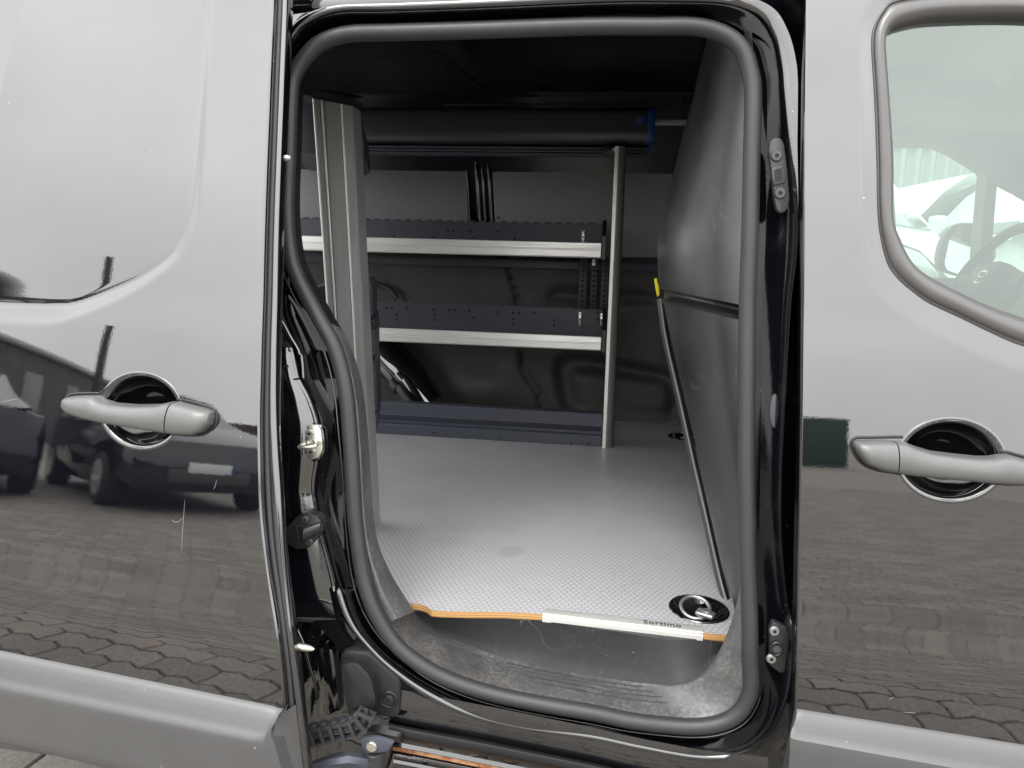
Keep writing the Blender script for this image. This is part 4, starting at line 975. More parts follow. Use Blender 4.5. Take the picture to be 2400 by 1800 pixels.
Lw = [(1552, 706, 1744, 756, .455), (1556, 716, 1744, 766, .455), (1568, 770, 1743, 815, .44), (1594, 889, 1742, 920, .40), (1612, 965, 1742, 985, .37), (1627, 1027, 1741, 1040, .345), (1648, 1120, 1741, 1125, .31), (1667, 1200, 1741, 1200, .28), (1688, 1298, 1742, 1298, .245), (1706, 1365, 1744, 1365, .21), (1717, 1403, 1746, 1403, .19), (1722, 1436, 1748, 1440, .165)]
loft('partition_lower_panel', part_rows(Lw), 'bulkhead', BH, angle=70)
e1 = cr([P(x, y, Y) for x, y, Y in ((1548, 702, .50), (1562, 800, .475), (1594, 940, .43), (1627, 1090, .375), (1650, 1190, .33), (1685, 1345, .26), (1703, 1410, .225), (1713, 1442, .205))], 6)
tube('partition_edge', e1, .0085, 'bulkhead', BH, n=12, flat=1.6, nrm=(0, 1, 0))
prism('yellow_tab', [P(x, y, .50) for x, y in ((1533, 653), (1540, 652), (1541, 662), (1544, 668), (1546, 690), (1541, 696), (1537, 680))], (0, .004, 0), 'yellow', BH, .0005)
prism('yellow_tab', [P(x, y, .19) for x, y in ((1719, 1412), (1722, 1412), (1724, 1434), (1721, 1434))], (0, .002, 0), 'yellow', BH, .0003)
quad('partition_core', [(.37, .05, .45), (.37, 1.76, .45), (.37, 1.76, 1.8), (.37, .05, 1.8)], 'roofin', VAN)

# ================================================================== FLOOR PANEL
FP = thing('cargo_floor', 'light grey honeycomb printed plywood floor of the cargo bay', 'floor panel', (-.2, .9, FZ))
front = [tuple(PZ(x, y, FZ)) for x, y in ((960, 1414), (985, 1416), (1000, 1421), (1012, 1430), (1030, 1432), (1106, 1434), (1180, 1434), (1271, 1439), (1450, 1460), (1648, 1483), (1722, 1490), (1731, 1489), (1734, 1482))]
poly = [(XL, 1.735), (XL, .16), (-.6, .16)]+[(p[0], p[1]) for p in front]+[(.335, front[-1][1]+.03), (.335, 1.735)]
ringc = [PZ(1638, 1428, FZ), PZ(1600, 1024, FZ)]; RR = .0505
bm = bmesh.new()
ov = [bm.verts.new((x, y, FZ)) for x, y in poly]
ee = [bm.edges.new((ov[i], ov[(i+1) % len(ov)])) for i in range(len(ov))]
for c in ringc:
    hv = [bm.verts.new((c.x+RR*math.cos(a), c.y+RR*math.sin(a), FZ)) for a in np.linspace(0, 2*math.pi, 41)[:-1]]
    ee += [bm.edges.new((hv[i], hv[(i+1) % 40])) for i in range(40)]
bmesh.ops.triangle_fill(bm, edges=ee, use_beauty=True, normal=(0, 0, 1))
for f in bm.faces:
    if f.normal.z < 0: f.normal_flip()
bm_me = bpy.data.meshes.new('floor_film'); bm.to_mesh(bm_me); bm.free(); finish(bm_me, 'floor', False, None)
link(bpy.data.objects.new('floor_film', bm_me), FP)
loft('plywood_edge', [[Vector(p)+Vector((0, -.0006, 0)) for p in front], [Vector(p)+Vector((0, -.0016, -.002)) for p in front], [Vector(p)+Vector((0, -.0014, -.0115)) for p in front], [Vector(p)+Vector((0, .02, -.0118)) for p in front]], 'ply', FP, angle=30)
# aluminium edge strip with lettering
a, b = PZ(1272, 1439, FZ), PZ(1648, 1483, FZ); xd = (b-a).normalized(); yd = Vector((-xd.y, xd.x, 0)); W_ = (b-a).length
prof = [(.020, .0006), (.0205, .0016), (.019, .0022), (.0, .0022), (-.0012, .0022), (-.0028, .0012), (-.003, -.004), (-.0034, -.0044), (-.0030, -.0048), (-.0030, -.0135), (-.001, -.0135)]
rows = []
for k, f in enumerate((0, .004, .012, .5, .988, .996, 1)):
    cut = .006*(1 if k in (0, 6) else .35 if k in (1, 5) else 0)
    rows.append([a+xd*(W_*f)+yd*(min(y, .0205-cut))+zvec*z for y, z in prof])
ES = loft('edge_strip', rows, 'alu', FP, angle=30, cap=True); tag(ES, 'pale aluminium edge strip with dark lettering')
fc = bpy.data.curves.new('lettering', 'FONT'); fc.body = 'Sortimo'; fc.size = .0180; fc.extrude = .0002; fc.align_x = 'LEFT'; fc.offset = .0003; fc.space_character = 1.12
to = bpy.data.objects.new('tmp_text', fc); COL.objects.link(to); bpy.context.view_layer.update()
tm = bpy.data.meshes.new_from_object(to.evaluated_get(bpy.context.evaluated_depsgraph_get())); bpy.data.objects.remove(to)
p0 = PZ(1507, 1473, FZ); rotm = Matrix((xd, yd, zvec)).transposed().to_4x4()
tm.transform(Matrix.Translation(a+xd*((p0-a).dot(xd))+yd*.0045+zvec*.0026) @ rotm)
MAT['ink'] = simple('grey_print', (.05, .05, .05), .6); tm.materials.clear(); finish(tm, 'ink', False, None); link(bpy.data.objects.new('lettering', tm), ES)
# tie-down rings
for k, c in enumerate(ringc):
    prof = [(RR+.004, .0012), (RR+.003, .0030), (RR, .0035), (RR-.003, .0015), (RR-.006, -.001), (RR-.012, -.006), (RR-.020, -.012), (RR-.03, -.014), (.002, -.014)]
    rows = [[Vector((c.x+r*math.cos(t), c.y+r*math.sin(t), FZ+z)) for t in np.linspace(0, 2*math.pi, 41)[:-1]] for r, z in prof]
    cup = loft('tie_down_cup', rows, 'jamb', FP, cu=True, angle=60)
    tag(cup, 'black tie-down cup with steel ring at the front edge' if k == 0 else 'black tie-down cup with steel ring near the far wall')
    cc_ = c+Vector((-.006, .004, -.002))
    tube('tie_down_ring', [cc_+Vector((.026*math.cos(t), .024*math.sin(t), .010*math.sin(t)+.003)) for t in np.linspace(0, 2*math.pi, 33)[:-1]], .0036, 'zincdull', cup, n=12, closed=True)
    bm = bmesh.new(); rz = Matrix.Rotation(-.45, 3, 'Z'); add_box(bm, c+Vector((.010, -.014, -.001)), (.034, .022, .010), rz, .004, 3); add_cyl(bm, c+Vector((.012, -.014, .004)), c+Vector((.012, -.014, .007)), .0085, n=20, bev=.001)
    bm_obj('ring_bracket', bm, 'zincdull', cup)

# ================================================================== SHELVING ON THE FAR WALL
SY = 1.31
SU = thing('shelving_unit', 'dark blue steel shelving with two aluminium fronted trays on the far wall', 'shelving', (-.4, 1.45, FZ))
x0s = -1.42
def zat(x, y, Y): return P(x, y, Y).z
# kick panel: folded sheet
kt, kf, kb = zat(1150, 956, SY), zat(1150, 1000, SY-.004), zat(1150, 1024, SY)
kxr = P(1410, 1000, SY).x
prof = [(SY+.05, kt-.001), (SY+.002, kt), (SY, kt-.003), (SY, kf+.024), (SY-.001, kf+.022), (SY+.014, kf+.0), (SY+.014, kf-.008), (SY-.003, kf-.012), (SY-.004, kf-.014), (SY-.004, FZ+.002), (SY+.004, FZ+.001)]
KPN = loft('kick_panel', [[Vector((x, y, z)) for y, z in prof] for x in (x0s, -1., -.4, kxr)], 'navy', SU, angle=25)
for q in z5([(1588, 1178), (2043, 1210), (2155, 1218), (1150, 1145)]):
    p = P(q[0], q[1], SY-.004); cyl('hole', p+OUT*.0002, p+OUT*.0008, .0045, 'void', KPN, n=12)
# front post
pb, pt_ = P(1424, 1052, SY-.02), P(1456, 342, SY-.02); pb.z = FZ
def post_row(c): return [c+Vector(v) for v in ((-.019, .03, 0), (-.019, .003, 0), (-.017, .0, 0), (-.008, .0, 0), (-.006, .002, 0), (-.006, .03, 0))]
def post_side(c): return [c+Vector(v) for v in ((-.0065, .03, 0), (-.0065, .004, 0), (-.002, .004, 0), (.006, .006, 0), (.012, .010, 0), (.016, .017, 0), (.018, .026, 0), (.018, .045, 0))]
POST = loft('upright', [post_row(pb.lerp(pt_, f)) for f in (0, .5, 1)], 'alu', SU, angle=25)
loft('upright_side', [post_side(pb.lerp(pt_, f)) for f in (0, .5, 1)], 'aludark', POST, angle=60)
# trays
def tray(rt, rb, bt, name_y):
    xr = P(1408, (rt+rb)/2, SY).x
    zt, zb = zat(1400, rt, SY), zat(1400, rb, SY)
    prof = [(SY+.010, zt-.001), (SY+.002, zt), (SY, zt-.002), (SY-.001, zt-.020), (SY+.001, zt-.022), (SY+.001, zt-.0245), (SY-.001, zt-.026), (SY-.001, zb+.004), (SY+.003, zb), (SY+.012, zb)]
    T = loft('tray_rail', [[Vector((x, y, z)) for y, z in prof] for x in (x0s, -1., -.4, xr)], 'alu', SU, angle=25)
    YB = SY+.30; zbt = zat(1300, bt, YB); zfl = zb+.008
    B = mesh('tray', [(x0s, SY+.006, zfl), (xr, SY+.006, zfl), (xr, YB, zfl), (x0s, YB, zfl), (x0s, YB, zbt), (xr, YB, zbt)], [(0, 1, 2, 3), (3, 2, 5, 4)], 'navy', SU, smooth=False)
    bm = bmesh.new(); k = 0
    x = xr-.04
    while x > -1.2: add_box(bm, (x, YB-.001, zbt+.002), (.026, .003, .006), None, .001); x -= .041
    bm_obj('tray_teeth', bm, 'navy', B)
    # end plate
    ep = [(SY-.004, zb-.004), (SY-.004, zt+.022), (SY+.02, zt+.024), (SY+.10, zbt+.004), (YB, zbt+.006), (YB, zb-.004)]
    prism('end_plate', [Vector((xr+.001, y, z)) for y, z in ep], (.014, 0, 0), 'blackplastic', SU, .002)
    return xr, zt, zb, zbt, YB, B, zfl
t1 = tray(569, 605, 524, '')
t2 = tray(789, 822, 722, '')
def clip(x, y0, y1, YB, par, w=.012):
    a, b = P(x, y0, YB-.004), P(x, y1, YB-.004)
    bm = bmesh.new(); add_box(bm, (a+b)/2, (w, .004, abs(a.z-b.z)), None, .002)
    o = bm_obj('bracket_clip', bm, 'zinc', par)
    for f in (.18, .5, .82):
        p = a.lerp(b, f); cyl('clip_hole', p+OUT*.002, p+OUT*.0028, .0033, 'void' if f == .5 else 'zincdull', o, n=12)
clip(1367, 538, 573, t1[4], t1[5]); clip(1359, 731, 765, t2[4], t2[5]); clip(1410, 734, 766, t2[4]-.02, t2[5])
for q in z5([(845, 335), (880, 337), (975, 340), (1152, 347), (1250, 351), (1287, 352), (1382, 355), (1568, 362), (1667, 366), (1705, 368), (1803, 370), (910, 378), (910, 408), (1157, 386), (1157, 414), (1412, 398), (1668, 408), (1668, 438), (1932, 418), (1932, 446), (2212, 366), (2248, 366), (2348, 370), (2216, 410)]):
    p = P(q[0], q[1], t2[4]-.002); cyl('hole', p, p+OUT*.001, .005, 'void', t2[5], n=10)
for q in z4([(895, 1530), (1150, 1537), (1413, 1542), (1677, 1547), (1385, 1497), (1570, 1500), (1245, 1494), (1283, 1495)]):
    p = P(q[0], q[1], t1[4]-.002); cyl('hole', p, p+OUT*.001, .005, 'void', t1[5], n=10)
# perforated uprights
def perforated(x0, x1, y0, y1, Y, n, r, mat='greyplastic'):
    a, b = P(x0, y1, Y), P(x1, y0, Y); a2 = P(x0-4, y1, Y)
    o = box('perforated_upright', (a.x, Y, a.z), (P(x1, (y0+y1)/2, Y).x, Y+.012, b.z), mat, SU, .001)
    xm = (a.x+P(x1, (y0+y1)/2, Y).x)/2
    for k in range(n):
        z = a.z+(b.z-a.z)*(k+.5)/n; cyl('hole', (xm, Y-.0002, z), (xm, Y-.001, z), r, 'void', o, n=12)
perforated(1354, 1375, 606, 722, 1.58, 10, .0062); perforated(1382, 1399, 606, 722, 1.60, 10, .0075, 'navy'); perforated(1406, 1426, 606, 722, 1.56, 10, .0062)
clip(1392, 607, 623, 1.595, SU, .016)
# round-cornered tube along the top with blue end cap
tz0, tz1 = zat(1400, 340, SY), zat(1400, 246, SY); txr = P(1527, 290, SY).x
def tsec(x, g=0.): 
    cs = [(SY+.03-g, tz1+g), (SY-.004-g, tz1-.018+g), (SY-.008-g, tz0+.030), (SY+.004-g, tz0+.010-g), (SY+.03, tz0-g), (SY+.13+g, tz0-g), (SY+.14+g, tz1-.02), (SY+.12, tz1+g)]
    return rounded([Vector((x, y, z)) for y, z in cs], .016, 4)
TB = loft('storage_tube', [tsec(x) for x in (x0s, -1., -.3, txr-.012)], 'darkalu', SU, cu=True, angle=40, cap=True); tag(TB, 'dark anodised tube with blue end cap')
loft('tube_end_cap', [tsec(x, g) for x, g in ((txr-.012, .001), (txr-.010, .0025), (txr+.008, .0025), (txr+.011, .0005))], 'blue', TB, cu=True, angle=40, cap=True)
p = P(1501, 282, SY-.008); bm = bmesh.new(); add_cyl(bm, p+Vector((0, .004, 0)), p+OUT*.003, .0135, .012, 24, .001); add_cyl(bm, p+OUT*.003, p+OUT*.0042, .005, n=16); bm_obj('tube_button', bm, 'blue', TB)
for k, (dz, dy) in enumerate(((-.004, .012), (-.013, .016), (-.022, .02))):
    box('rail_rib', (x0s, SY+dy, tz0+dz-.007), (txr-.005, SY+.07, tz0+dz), 'navy', TB, .0015)
box('post_bracket', (pt_.x-.055, SY-.006, tz0-.028), (pt_.x+.004, SY+.03, tz0-.004), 'blackplastic', SU, .002)
cyl('bracket_bolt', (pt_.x-.022, SY-.006, tz0-.016), (pt_.x-.022, SY-.016, tz0-.016), .0055, 'zinc', SU, n=6)

# ================================================================== RACK BESIDE THE DOOR
NU = thing('drawer_rack', 'aluminium upright with slate grey drawer ends beside the sliding door', 'rack', (-.55, .5, FZ))
NY = .42
tl, tr_, bl, br_ = P(732, 231, NY), P(826, 249, NY), P(788, 1050, NY), P(866, 1050, NY)
zb_ = FZ
def ext(a, b): return a+(b-a)*((zb_-a.z)/(b.z-a.z))
bl, br_ = ext(tl, bl), ext(tr_, br_)
cs = [(0., .05), (0., .004), (.02, .0), (.17, .0), (.175, .005), (.30, .005), (.305, .0), (.985, .0), (1.0, .004), (1.0, .05)]
U1 = loft('upright', [[a.lerp(b, f)+Vector((0, d, 0)) for f, d in cs] for a, b in ((tl.lerp(bl, f), tr_.lerp(br_, f)) for f in np.linspace(0, 1, 6))], 'aluv', NU, smooth=False)
for f0, f1 in ((.015, .045), (.225, .265), (.715, .745)):
    loft('upright_ridge', [[a.lerp(b, f)+Vector((0, d, 0)) for f, d in ((f0, 0), (f0, -.0028), ((f0+f1)/2, -.0036), (f1, -.0028), (f1, 0))] for a, b in ((tl, tr_), (bl, br_))], 'alu', NU, angle=60)
capb = [(tl.lerp(tr_, f)+Vector((0, d, 0))) for f, d in ((-.01, .052), (-.01, -.003), (.3, -.007), (1.01, .0), (1.01, .052))]
rows = [capb, [v+Vector((0, 0, .006)) for v in capb], [v+Vector((.004, .004, .016)) for v in capb], [v+Vector((.02, .02, .024)) for v in capb]]
loft('upright_cap', rows, 'blackplastic', NU, cu=True, angle=30, cap=True)
DY = .49
for i, pts in enumerate((z5([(350, 205), (430, 190), (690, 140), (735, 143), (752, 195), (757, 395), (700, 415), (470, 430), (400, 310)]), z5([(470, 440), (704, 420), (758, 408), (772, 460), (776, 640), (720, 676), (560, 680)]), z5([(560, 700), (718, 690), (765, 676), (780, 760), (786, 1000), (735, 1032), (600, 1040)]), z5([(600, 1050), (735, 1040), (780, 1016), (790, 1060), (788, 1125), (740, 1150), (620, 1160)]))):
    o = prism('drawer_end', [P(x, y, DY) for x, y in pts], (-.088, .30, 0), 'greyplastic', NU, .006, 3)
for pts in (z5([(704, 445), (770, 420), (772, 470), (706, 490)]), z5([(722, 520), (735, 515), (738, 655), (724, 665)])):
    prism('drawer_latch', [P(x, y, DY-.003) for x, y in pts], (0, .004, 0), 'blackplastic', NU, .001)
prism('drawer_end', [P(x, y, DY) for x, y in z4([(230, 655), (372, 690), (640, 765), (685, 785), (702, 920), (700, 1010), (645, 1052), (380, 1010), (230, 995)])], (-.088, .30, 0), 'greyplastic', NU, .006, 3)
prism('drawer_front', [P(x, y, DY-.006) for x, y in z4([(240, 662), (400, 700), (405, 1010), (240, 992)])], (0, .006, 0), 'lightgrey', NU, .002)

# ================================================================== CAB SEEN THROUGH THE FRONT WINDOW
def holed(name, outer, holes, Y, th, mat, parent):
    bm = bmesh.new(); ee = []
    for lp in [outer]+holes:
        v = [bm.verts.new(P(x, y, Y)) for x, y in lp]; ee += [bm.edges.new((v[i], v[(i+1) % len(v)])) for i in range(len(v))]
    r = bmesh.ops.triangle_fill(bm, edges=ee, use_beauty=True, normal=(0, -1, 0))
    ex = bmesh.ops.extrude_face_region(bm, geom=list(bm.faces))
    bmesh.ops.translate(bm, vec=(0, th, 0), verts=[v for v in ex['geom'] if isinstance(v, bmesh.types.BMVert)])
    return bm_obj(name, bm, mat, parent, False)
wA = [(2080, 318), (2130, 322), (2180, 332), (2235, 355), (2290, 388), (2310, 401), (2314, 410), (2308, 470), (2300, 560), (2292, 652), (2080, 650)]
wB = [(2338, 424), (2345, 424), (2400, 452), (2500, 512), (2600, 590), (2640, 640), (2640, 690), (2330, 662), (2326, 560)]
FS = holed('far_door', [(1900, 272), (2100, 292), (2240, 330), (2330, 378), (2450, 440), (2600, 530), (2760, 640), (2760, 1100), (1900, 1100)], [wA, wB], 1.60, .07, 'cabgrey', VAN); tag(FS, 'grey inner side of the far front door')
def sheet(name, px, Y, mat, parent): return mesh(name, [P(x, y, Y) for x, y in px], [tuple(range(len(px)))], mat, parent, smooth=False)
sheet('far_window_pane', wA, 1.665, 'clearglass', FS); sheet('far_window_pane', wB, 1.665, 'clearglass', FS)
# headliner with a sunk field and grab pocket
hr = []
for y in np.linspace(.02, 1.63, 40):
    r = []
    for x in np.linspace(.37, 2.3, 60):
        z = 1.70-.07*(abs(y-.82)/.82)**4-max(0, x-1.35)*.35
        e = max(abs(x-1.1)/.52, abs(y-.95)/.52); z += .035*float(sstep(np.array(1-e), 0, .12))
        r.append(Vector((x, y, z)))
    hr.append(r)
HDL = loft('headliner', hr, 'headliner', VAN, angle=60)
p = P(2170, 215, .9); rows = [[p+Vector((.17*math.cos(t)*s, .15*math.sin(t)*s, .03-dz)) for t in np.linspace(0, 2*math.pi, 29)[:-1]] for s, dz in ((1.06, .0), (1.0, .02), (.9, .03), (.75, .012), (.3, .0), (.01, .0))]
loft('roof_console', rows, 'headliner', HDL, cu=True, angle=60)
vz = [P(x, y, 1.45) for x, y in ((2092, 286), (2180, 252), (2400, 262), (2480, 275), (2400, 300), (2150, 290))]
prism('sun_visor', vz, (.02, .05, .02), 'headliner', HDL, .01)
prism('pillar_lining', [P(x, y, .14) for x, y in ((2050, 40), (2076, 60), (2092, 300), (2108, 560), (2108, 700), (2040, 700))], (0, .05, 0), 'headliner', VAN, .01)
prism('windscreen_pillar', [P(x, y, 1.5) for x, y in ((2150, 310), (2260, 318), (2360, 370), (2500, 460), (2700, 600), (2700, 640), (2480, 500), (2330, 405), (2250, 352))], (0, .06, 0), 'cabgrey', VAN, .01)
DASH = loft('dashboard', [[Vector((x, y, z)) for y in np.linspace(.05, 1.6, 20)] for x, z in ((1.30, .55), (1.28, .95), (1.30, 1.07), (1.36, 1.115), (1.55, 1.125), (1.9, 1.10))], 'cabgrey', VAN, angle=60)
bm = bmesh.new(); add_box(bm, (1.42, 1.22, 1.12), (.22, .36, .14), None, .05, 4); bm_obj('instrument_hood', bm, 'cabdark', DASH)
loft('door_card', [[Vector((x, -.01, z)) for x in (.40, 1.9)] for z in (.45, 1.0)], 'cabgrey', VAN)
quad('cab_floor', [(.37, 0, .42), (2.2, 0, .42), (2.2, 1.62, .42), (.37, 1.62, .42)], 'cabdark', VAN)
# steering wheel
wc_ = P(2318, 660, 1.20); rk = math.radians(27)
e1, e2 = Vector((0, 1, 0)), Vector((math.sin(rk), 0, math.cos(rk))); ax = Vector((-math.cos(rk), 0, math.sin(rk)))
SW = tube('steering_wheel', [wc_+(e1*math.cos(a)+e2*math.sin(a))*.180 for a in np.linspace(0, 2*math.pi, 49)[:-1]], .0155, 'cabdark', VAN, n=12, closed=True)
rows = [[wc_+(e1*math.cos(a)*1.15+e2*math.sin(a)*.85)*s+ax*h for a in np.linspace(0, 2*math.pi, 33)[:-1]] for s, h in ((.075, -.05), (.078, -.01), (.072, .012), (.05, .022), (.002, .025))]
loft('wheel_hub', rows, 'cabgrey', SW, cu=True, angle=60)
for a0 in (0, math.pi, -math.pi/2):
    d = e1*math.cos(a0)+e2*math.sin(a0); tube('wheel_spoke', [wc_+d*.06-ax*.01, wc_+d*.12-ax*.005, wc_+d*.178], .014, 'cabgrey', SW, n=10, flat=1.6, nrm=d.cross(ax))
for (ru, rv, ov) in ((.030, .020, 0), (.0115, .0195, 0), (.021, .0095, .0095)):
    tube('wheel_emblem', [wc_+ax*.027+e1*ru*math.cos(a)+e2*(rv*math.sin(a)+ov) for a in np.linspace(0, 2*math.pi, 33)[:-1]], .0021, 'mirror', SW, n=8, closed=True)
# far wing mirror
z11 = lambda p: z_to_src(p, 1900, 380, ZC)
MIR = prism('wing_mirror', rounded([P(x, y, 1.93) for x, y in z11([(1168, 900), (1190, 780), (1250, 640), (1320, 575), (1400, 556), (1520, 560), (1640, 620), (1720, 720), (1720, 900), (1560, 1010), (1400, 1062), (1300, 1040), (1190, 985)])], .012, 3), (.03, .10, 0), 'cabdark', VAN, .012, 3)
mpts = rounded([P(x, y, 1.925) for x, y in z11([(1238, 940), (1285, 720), (1330, 635), (1390, 595), (1490, 603), (1522, 650), (1500, 890), (1385, 1042), (1262, 1000)])], .008, 3)
mesh('mirror_face', mpts, [tuple(range(len(mpts)))], 'mirror', MIR, smooth=False)

# ================================================================== VEHICLES AND FENCE BEYOND
def white_van(label, loc, heading, s, mirror_side=1):
    T = thing('white_van', label, 'van', loc, 'white vans parked beyond')
    R = Matrix.Rotation(heading, 3, 'Z'); L = Vector(loc)
    tf = lambda x, y, z: L+R @ Vector((x*s, y*s, z*s))
    prof = [(-2.2, .35), (-2.22, 1.0), (-2.15, 1.72), (-2.0, 1.82), (.5, 1.86), (.95, 1.78), (1.2, 1.6), (1.62, 1.12), (2.0, .98), (2.18, .82), (2.22, .5), (2.15, .32)]
    bm = bmesh.new(); rw = []
    for y, k in ((-.80, .93), (-.90, .99), (-.915, 1.0), (.915, 1.0), (.90, .99), (.80, .93)):
        rw.append([bm.verts.new(tf(x*(.985 if abs(y) < .85 else 1), y*(1-.10*max(0, z-1.0)), .3+(z-.3)*k)) for x, z in prof])
    n = len(prof)
    for a, b in zip(rw[:-1], rw[1:]):
        for k in range(n): bm.faces.new((a[k], a[(k+1) % n], b[(k+1) % n], b[k]))
    bm.faces.new(rw[0]); bm.faces.new(rw[-1][::-1]); bm_obj('body', bm, 'whitepaint', T, True, 30)
    for sd in (-1, 1):
        yy = lambda z: sd*(.915*(1-.10*max(0, z-1.0))+.006)
        def pan(name, pts, mat, th=.012, par=T): return prism(name, rounded([tf(x, yy(z), z) for x, z in pts], .04*s, 3), R @ Vector((0, -sd*th, 0)), mat, par, .002)
        pan('side_window', ((.42, 1.16), (.44, 1.66), (.80, 1.66), (1.12, 1.52), (1.42, 1.2), (1.40, 1.16)), 'darkglass')
        pan('window_frame', ((.36, 1.10), (.38, 1.71), (.84, 1.71), (1.16, 1.56), (1.50, 1.2), (1.48, 1.10)), 'cabdark', .010)
        pan('headlight', ((1.72, .92), (1.78, 1.04), (2.02, .96), (2.14, .82), (2.0, .74), (1.80, .80)), 'lamp', .05)
        pan('side_moulding', ((-2.1, .62), (-2.1, .70), (1.3, .70), (1.3, .62)), 'cabgrey')
        m0 = tf(1.32, sd*1.03, 1.22); bm = bmesh.new(); add_box(bm, m0, (.12*s, .16*s, .26*s), R, .03*s, 3); add_box(bm, tf(1.32, sd*.94, 1.1), (.05*s, .12*s, .05*s), R, .01*s); bm_obj('mirror', bm, 'whitepaint', T)
        for wx in (-1.45, 1.4):
            cyl('wheel', tf(wx, sd*.72, .31), tf(wx, sd*.925, .31), .31*s, 'tyre', T, bev=.03); cyl('wheel_rim', tf(wx, sd*.9, .31), tf(wx, sd*.93, .31), .19*s, 'fence', T)
    prism('windscreen', [tf(x+.012, y, z+.012) for x, y, z in ((1.0, -.70, 1.72), (1.0, .70, 1.72), (1.57, .80, 1.17), (1.57, -.80, 1.17))], R @ Vector((-.03, 0, -.03)), 'darkglass', T, .004)
    return T
a = P(2172, 605, 6.2)
white_van('white van with headlight and door window, nearest beyond the cab', (a.x-1.9, a.y+1.55, 0), math.radians(-38), 1.36)
b = P(2190, 500, 10.5)
white_van('tall white van side-on behind the corrugated fence gap, left of the window post', (b.x+1.6, b.y+1.2, 0), math.radians(186), 1.45)
c = P(2380, 500, 8.6)
white_van('white van with large mirror seen right of the window post', (c.x+1.9, c.y+.9, 0), math.radians(184), 1.40)
fx = np.arange(2., 26., .04); fy = [17.+.05*max(-1, min(1, 2.2*math.sin(2*math.pi*x/.32))) for x in fx]
FN = tag(loft('corrugated_fence', [[Vector((x, y, z)) for x, y in zip(fx, fy)] for z in (0., 4.0)], 'fence', None, angle=30), 'pale corrugated metal wall behind the white vans', 'wall')
box('fence_capping', (2., 16.9, 4.0), (26, 17.1, 4.35), 'fence', FN, .01)

# ================================================================== WHAT THE PAINT REFLECTS: THE YARD BEHIND THE VIEWER
def car(name, label, loc, heading, paint):
    T = thing(name, label, 'car', loc); R = Matrix.Rotation(heading, 3, 'Z'); L = Vector(loc); tf = lambda x, y, z: L+R @ Vector((x, y, z))
    xs_ = [(-2.15, .35, .62, .78), (-2.1, .25, .80, .84), (-1.6, .20, .98, .90), (-.9, .18, 1.0, .92), (.5, .18, 1.02, .92), (1.5, .2, 1.03, .92), (2.05, .25, .98, .88), (2.2, .35, .75, .80)]
    rows = [[tf(x, sy*hw*k, z0+(z1-z0)*f) for sy, k, f in ((-1, .86, 0), (-1, 1, .25), (-1, 1, .6), (-1, .95, .9), (-.6, 1, 1), (.6, 1, 1), (1, .95, .9), (1, 1, .6), (1, 1, .25), (1, .86, 0))] for x, z0, z1, hw in xs_]
    loft('body', rows, paint, T, cu=True, angle=50, cap=True)
    cb = [(-1.0, 1.0, .78), (-.35, 1.36, .62), (.4, 1.44, .62), (1.1, 1.40, .60), (1.9, 1.02, .74)]
    rows = [[tf(x, -w, .98), tf(x, -w*.97, (.98+z)/2), tf(x, -w*.84, z-.03), tf(x, 0, z), tf(x, w*.84, z-.03), tf(x, w*.97, (.98+z)/2), tf(x, w, .98)] for x, z, w in cb]
    loft('cabin', rows, 'darkglass', T, angle=50)
    rows = [[tf(x, -w*.80, z+.006), tf(x, 0, z+.03), tf(x, w*.80, z+.006)] for x, z, w in cb[1:4]]; loft('roof', rows, paint, T)
    for sd in (-1, 1):
        for wx in (-1.35, 1.35): cyl('wheel', tf(wx, sd*.70, .31), tf(wx, sd*.93, .31), .31, 'tyre', T, bev=.03); cyl('wheel_rim', tf(wx, sd*.9, .31), tf(wx, sd*.94, .31), .2, 'lamp', T)
        bm = bmesh.new(); add_box(bm, tf(-2.06, sd*.62, .68), (.12, .36, .14), R, .03, 3); bm_obj('headlight', bm, 'lamp', T)
    bm = bmesh.new(); add_box(bm, tf(-2.17, 0, .42), (.03, .9, .16), R, .02); bm_obj('grille', bm, 'cabdark', T)
    bm = bmesh.new(); add_box(bm, tf(-2.19, 0, .52), (.012, .50, .11), R, .003); bm_obj('number_plate', bm, 'whitepaint', T)
    bm = bmesh.new(); add_box(bm, tf(-2.197, .235, .52), (.004, .04, .11), R, .001); bm_obj('plate_band', bm, 'blue', T)
    return T
def at_az(az, d): a = math.radians(az); return (-.7+d*math.sin(a), -.1-d*math.cos(a), 0)
car('dark_car', 'dark car with its front turned to the van, mirrored in the sliding door', at_az(-47.0, 9.4), math.radians(207), 'carpaint')
car('blue_car', 'dark blue car mirrored at the left edge of the sliding door', at_az(-61.0, 10.2), math.radians(28), 'bluecar')
HALL = thing('hall', 'long dark hall mirrored in the sliding door', 'building', at_az(-58, 26))
A_, B_ = Vector(at_az(-72, 14)), Vector(at_az(-49.5, 55)); dd_ = (B_-A_).normalized(); nn_ = Vector((dd_.y, -dd_.x, 0)); nn_ = nn_ if nn_.x < 0 else -nn_
c4 = [A_, B_, B_+nn_*9, A_+nn_*9]
bm = bmesh.new(); v0 = [bm.verts.new(v) for v in c4]; v1 = [bm.verts.new(v+zvec*3.6) for v in c4]
bm.faces.new(v0); bm.faces.new(v1[::-1])
for k in range(4): bm.faces.new((v0[k], v0[(k+1) % 4], v1[(k+1) % 4], v1[k]))
bm_obj('wall', bm, 'brickhall', HALL, False)
tube('eaves', [A_+zvec*3.5-nn_*.1, B_+zvec*3.5-nn_*.1], .16, 'fence', HALL, n=8)
for k in range(6):
    q = A_.lerp(B_, (k+.5)/6)-nn_*.02; R = Matrix((dd_, nn_, zvec)).transposed(); bm = bmesh.new(); add_box(bm, q+zvec*1.4, (2.6, .06, 2.4), R, .02); bm_obj('gate', bm, 'cabgrey', HALL)
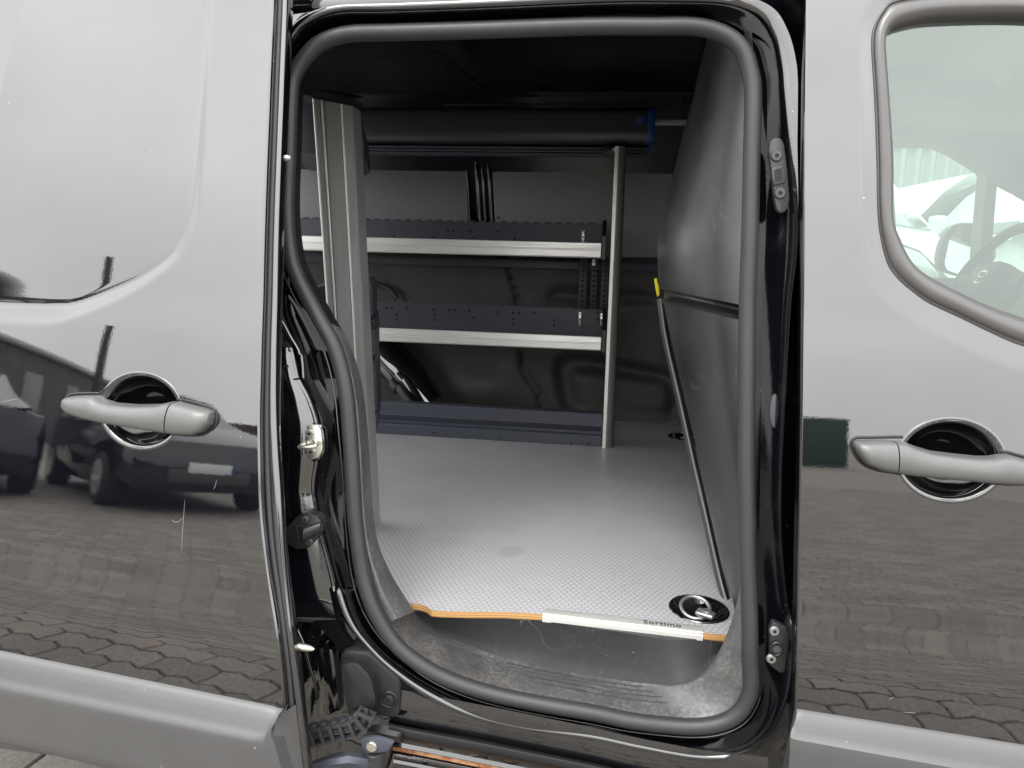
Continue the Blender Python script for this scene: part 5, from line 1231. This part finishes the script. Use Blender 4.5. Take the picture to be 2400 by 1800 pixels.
MAT['redwall'] = simple('dull_red_wall', (.05, .032, .030), .8, var=.3, vscale=1)
q = Vector(at_az(-42, 42)); R = Matrix.Rotation(math.radians(-42), 3, 'Z'); bm = bmesh.new(); add_box(bm, q+zvec*.9, (13, .3, 1.8), R, .02)
tag(bm_obj('boundary_wall', bm, 'redwall', None), 'low dull red wall mirrored right of the sliding door handle', 'wall')
q = Vector(at_az(-51.5, 24)); tag(tube('lamp_post', [q, q+zvec*3.5, q+zvec*4.6], [.14, .12, .11], 'pole', None, n=10), 'dark post mirrored above the sliding door handle', 'post')
p0 = Vector((3., -25., 0)); GW = tag(box('green_screen_wall', (1.5, -25.4, 0), (8.6, -25., 1.75), 'green', None, .02), 'low dark green sheet wall mirrored in the front door', 'wall')
for x in (3.4, 6.4): box('wall_post', (x, -24.99, 0), (x+.3, -24.9, 1.8), 'fence', GW, .01)
bm = bmesh.new()
for _ in range(5000):
    x = random.uniform(17.0, 32); top_ = 1.5+.7*math.sin(x*1.3)+.5*math.sin(x*3.1); z = random.uniform(0.1, top_); y = -27+random.uniform(-1, 1)
    s = random.uniform(.10, .22); n = Vector((random.gauss(0, 1), random.gauss(0, 1), random.gauss(0, 1))).normalized(); a_, b_ = frame_from(n); c0 = Vector((x, y, z))
    bm.faces.new([bm.verts.new(c0+a_*s), bm.verts.new(c0+b_*s*.6), bm.verts.new(c0-a_*s), bm.verts.new(c0-b_*s*.6)])
tag(bm_obj('hedge', bm, 'leaf', None, False), 'loose green hedge mirrored at the right of the front door', 'hedge')

# ================================================================== OUTER SHELL THAT THE DOORS HIDE
rows = [[Vector((x, side(z)-.085, z)) for x in np.linspace(-.60, -1.47, 14)] for z in np.linspace(.40, 1.62, 40)]
RQ = loft('rear_quarter', rows, 'paint', VAN, angle=60)
rows = [[Vector((x, side(z)-.085-w, z)) for x in (-.60, -1.47)] for z, w in ((.50, .0), (.49, .01), (.45, .022), (.30, .022), (.28, .0))]
loft('rear_cladding', rows, 'cladding', RQ, angle=35)
y_, z_ = [.10, .16, .25, .5, .9, 1.3, 1.6, 1.72, 1.80], [1.60, 1.68, 1.745, 1.80, 1.825, 1.81, 1.77, 1.70, 1.60]
rows = [[Vector((x, y, z-max(0, x-1.2)*.30)) for x in np.linspace(-1.47, 1.9, 40)] for y, z in zip(y_, z_)]
tag(loft('roof_skin', rows, 'paint', VAN, angle=70), 'black painted roof above the opening')
rows = [[Vector((x, 1.82-max(0, z-1.2)*.15, z)) for x in (-1.47, .5)] for z in (.35, .9, 1.2, 1.62)]
loft('far_side_skin', rows, 'paint', VAN, angle=60)
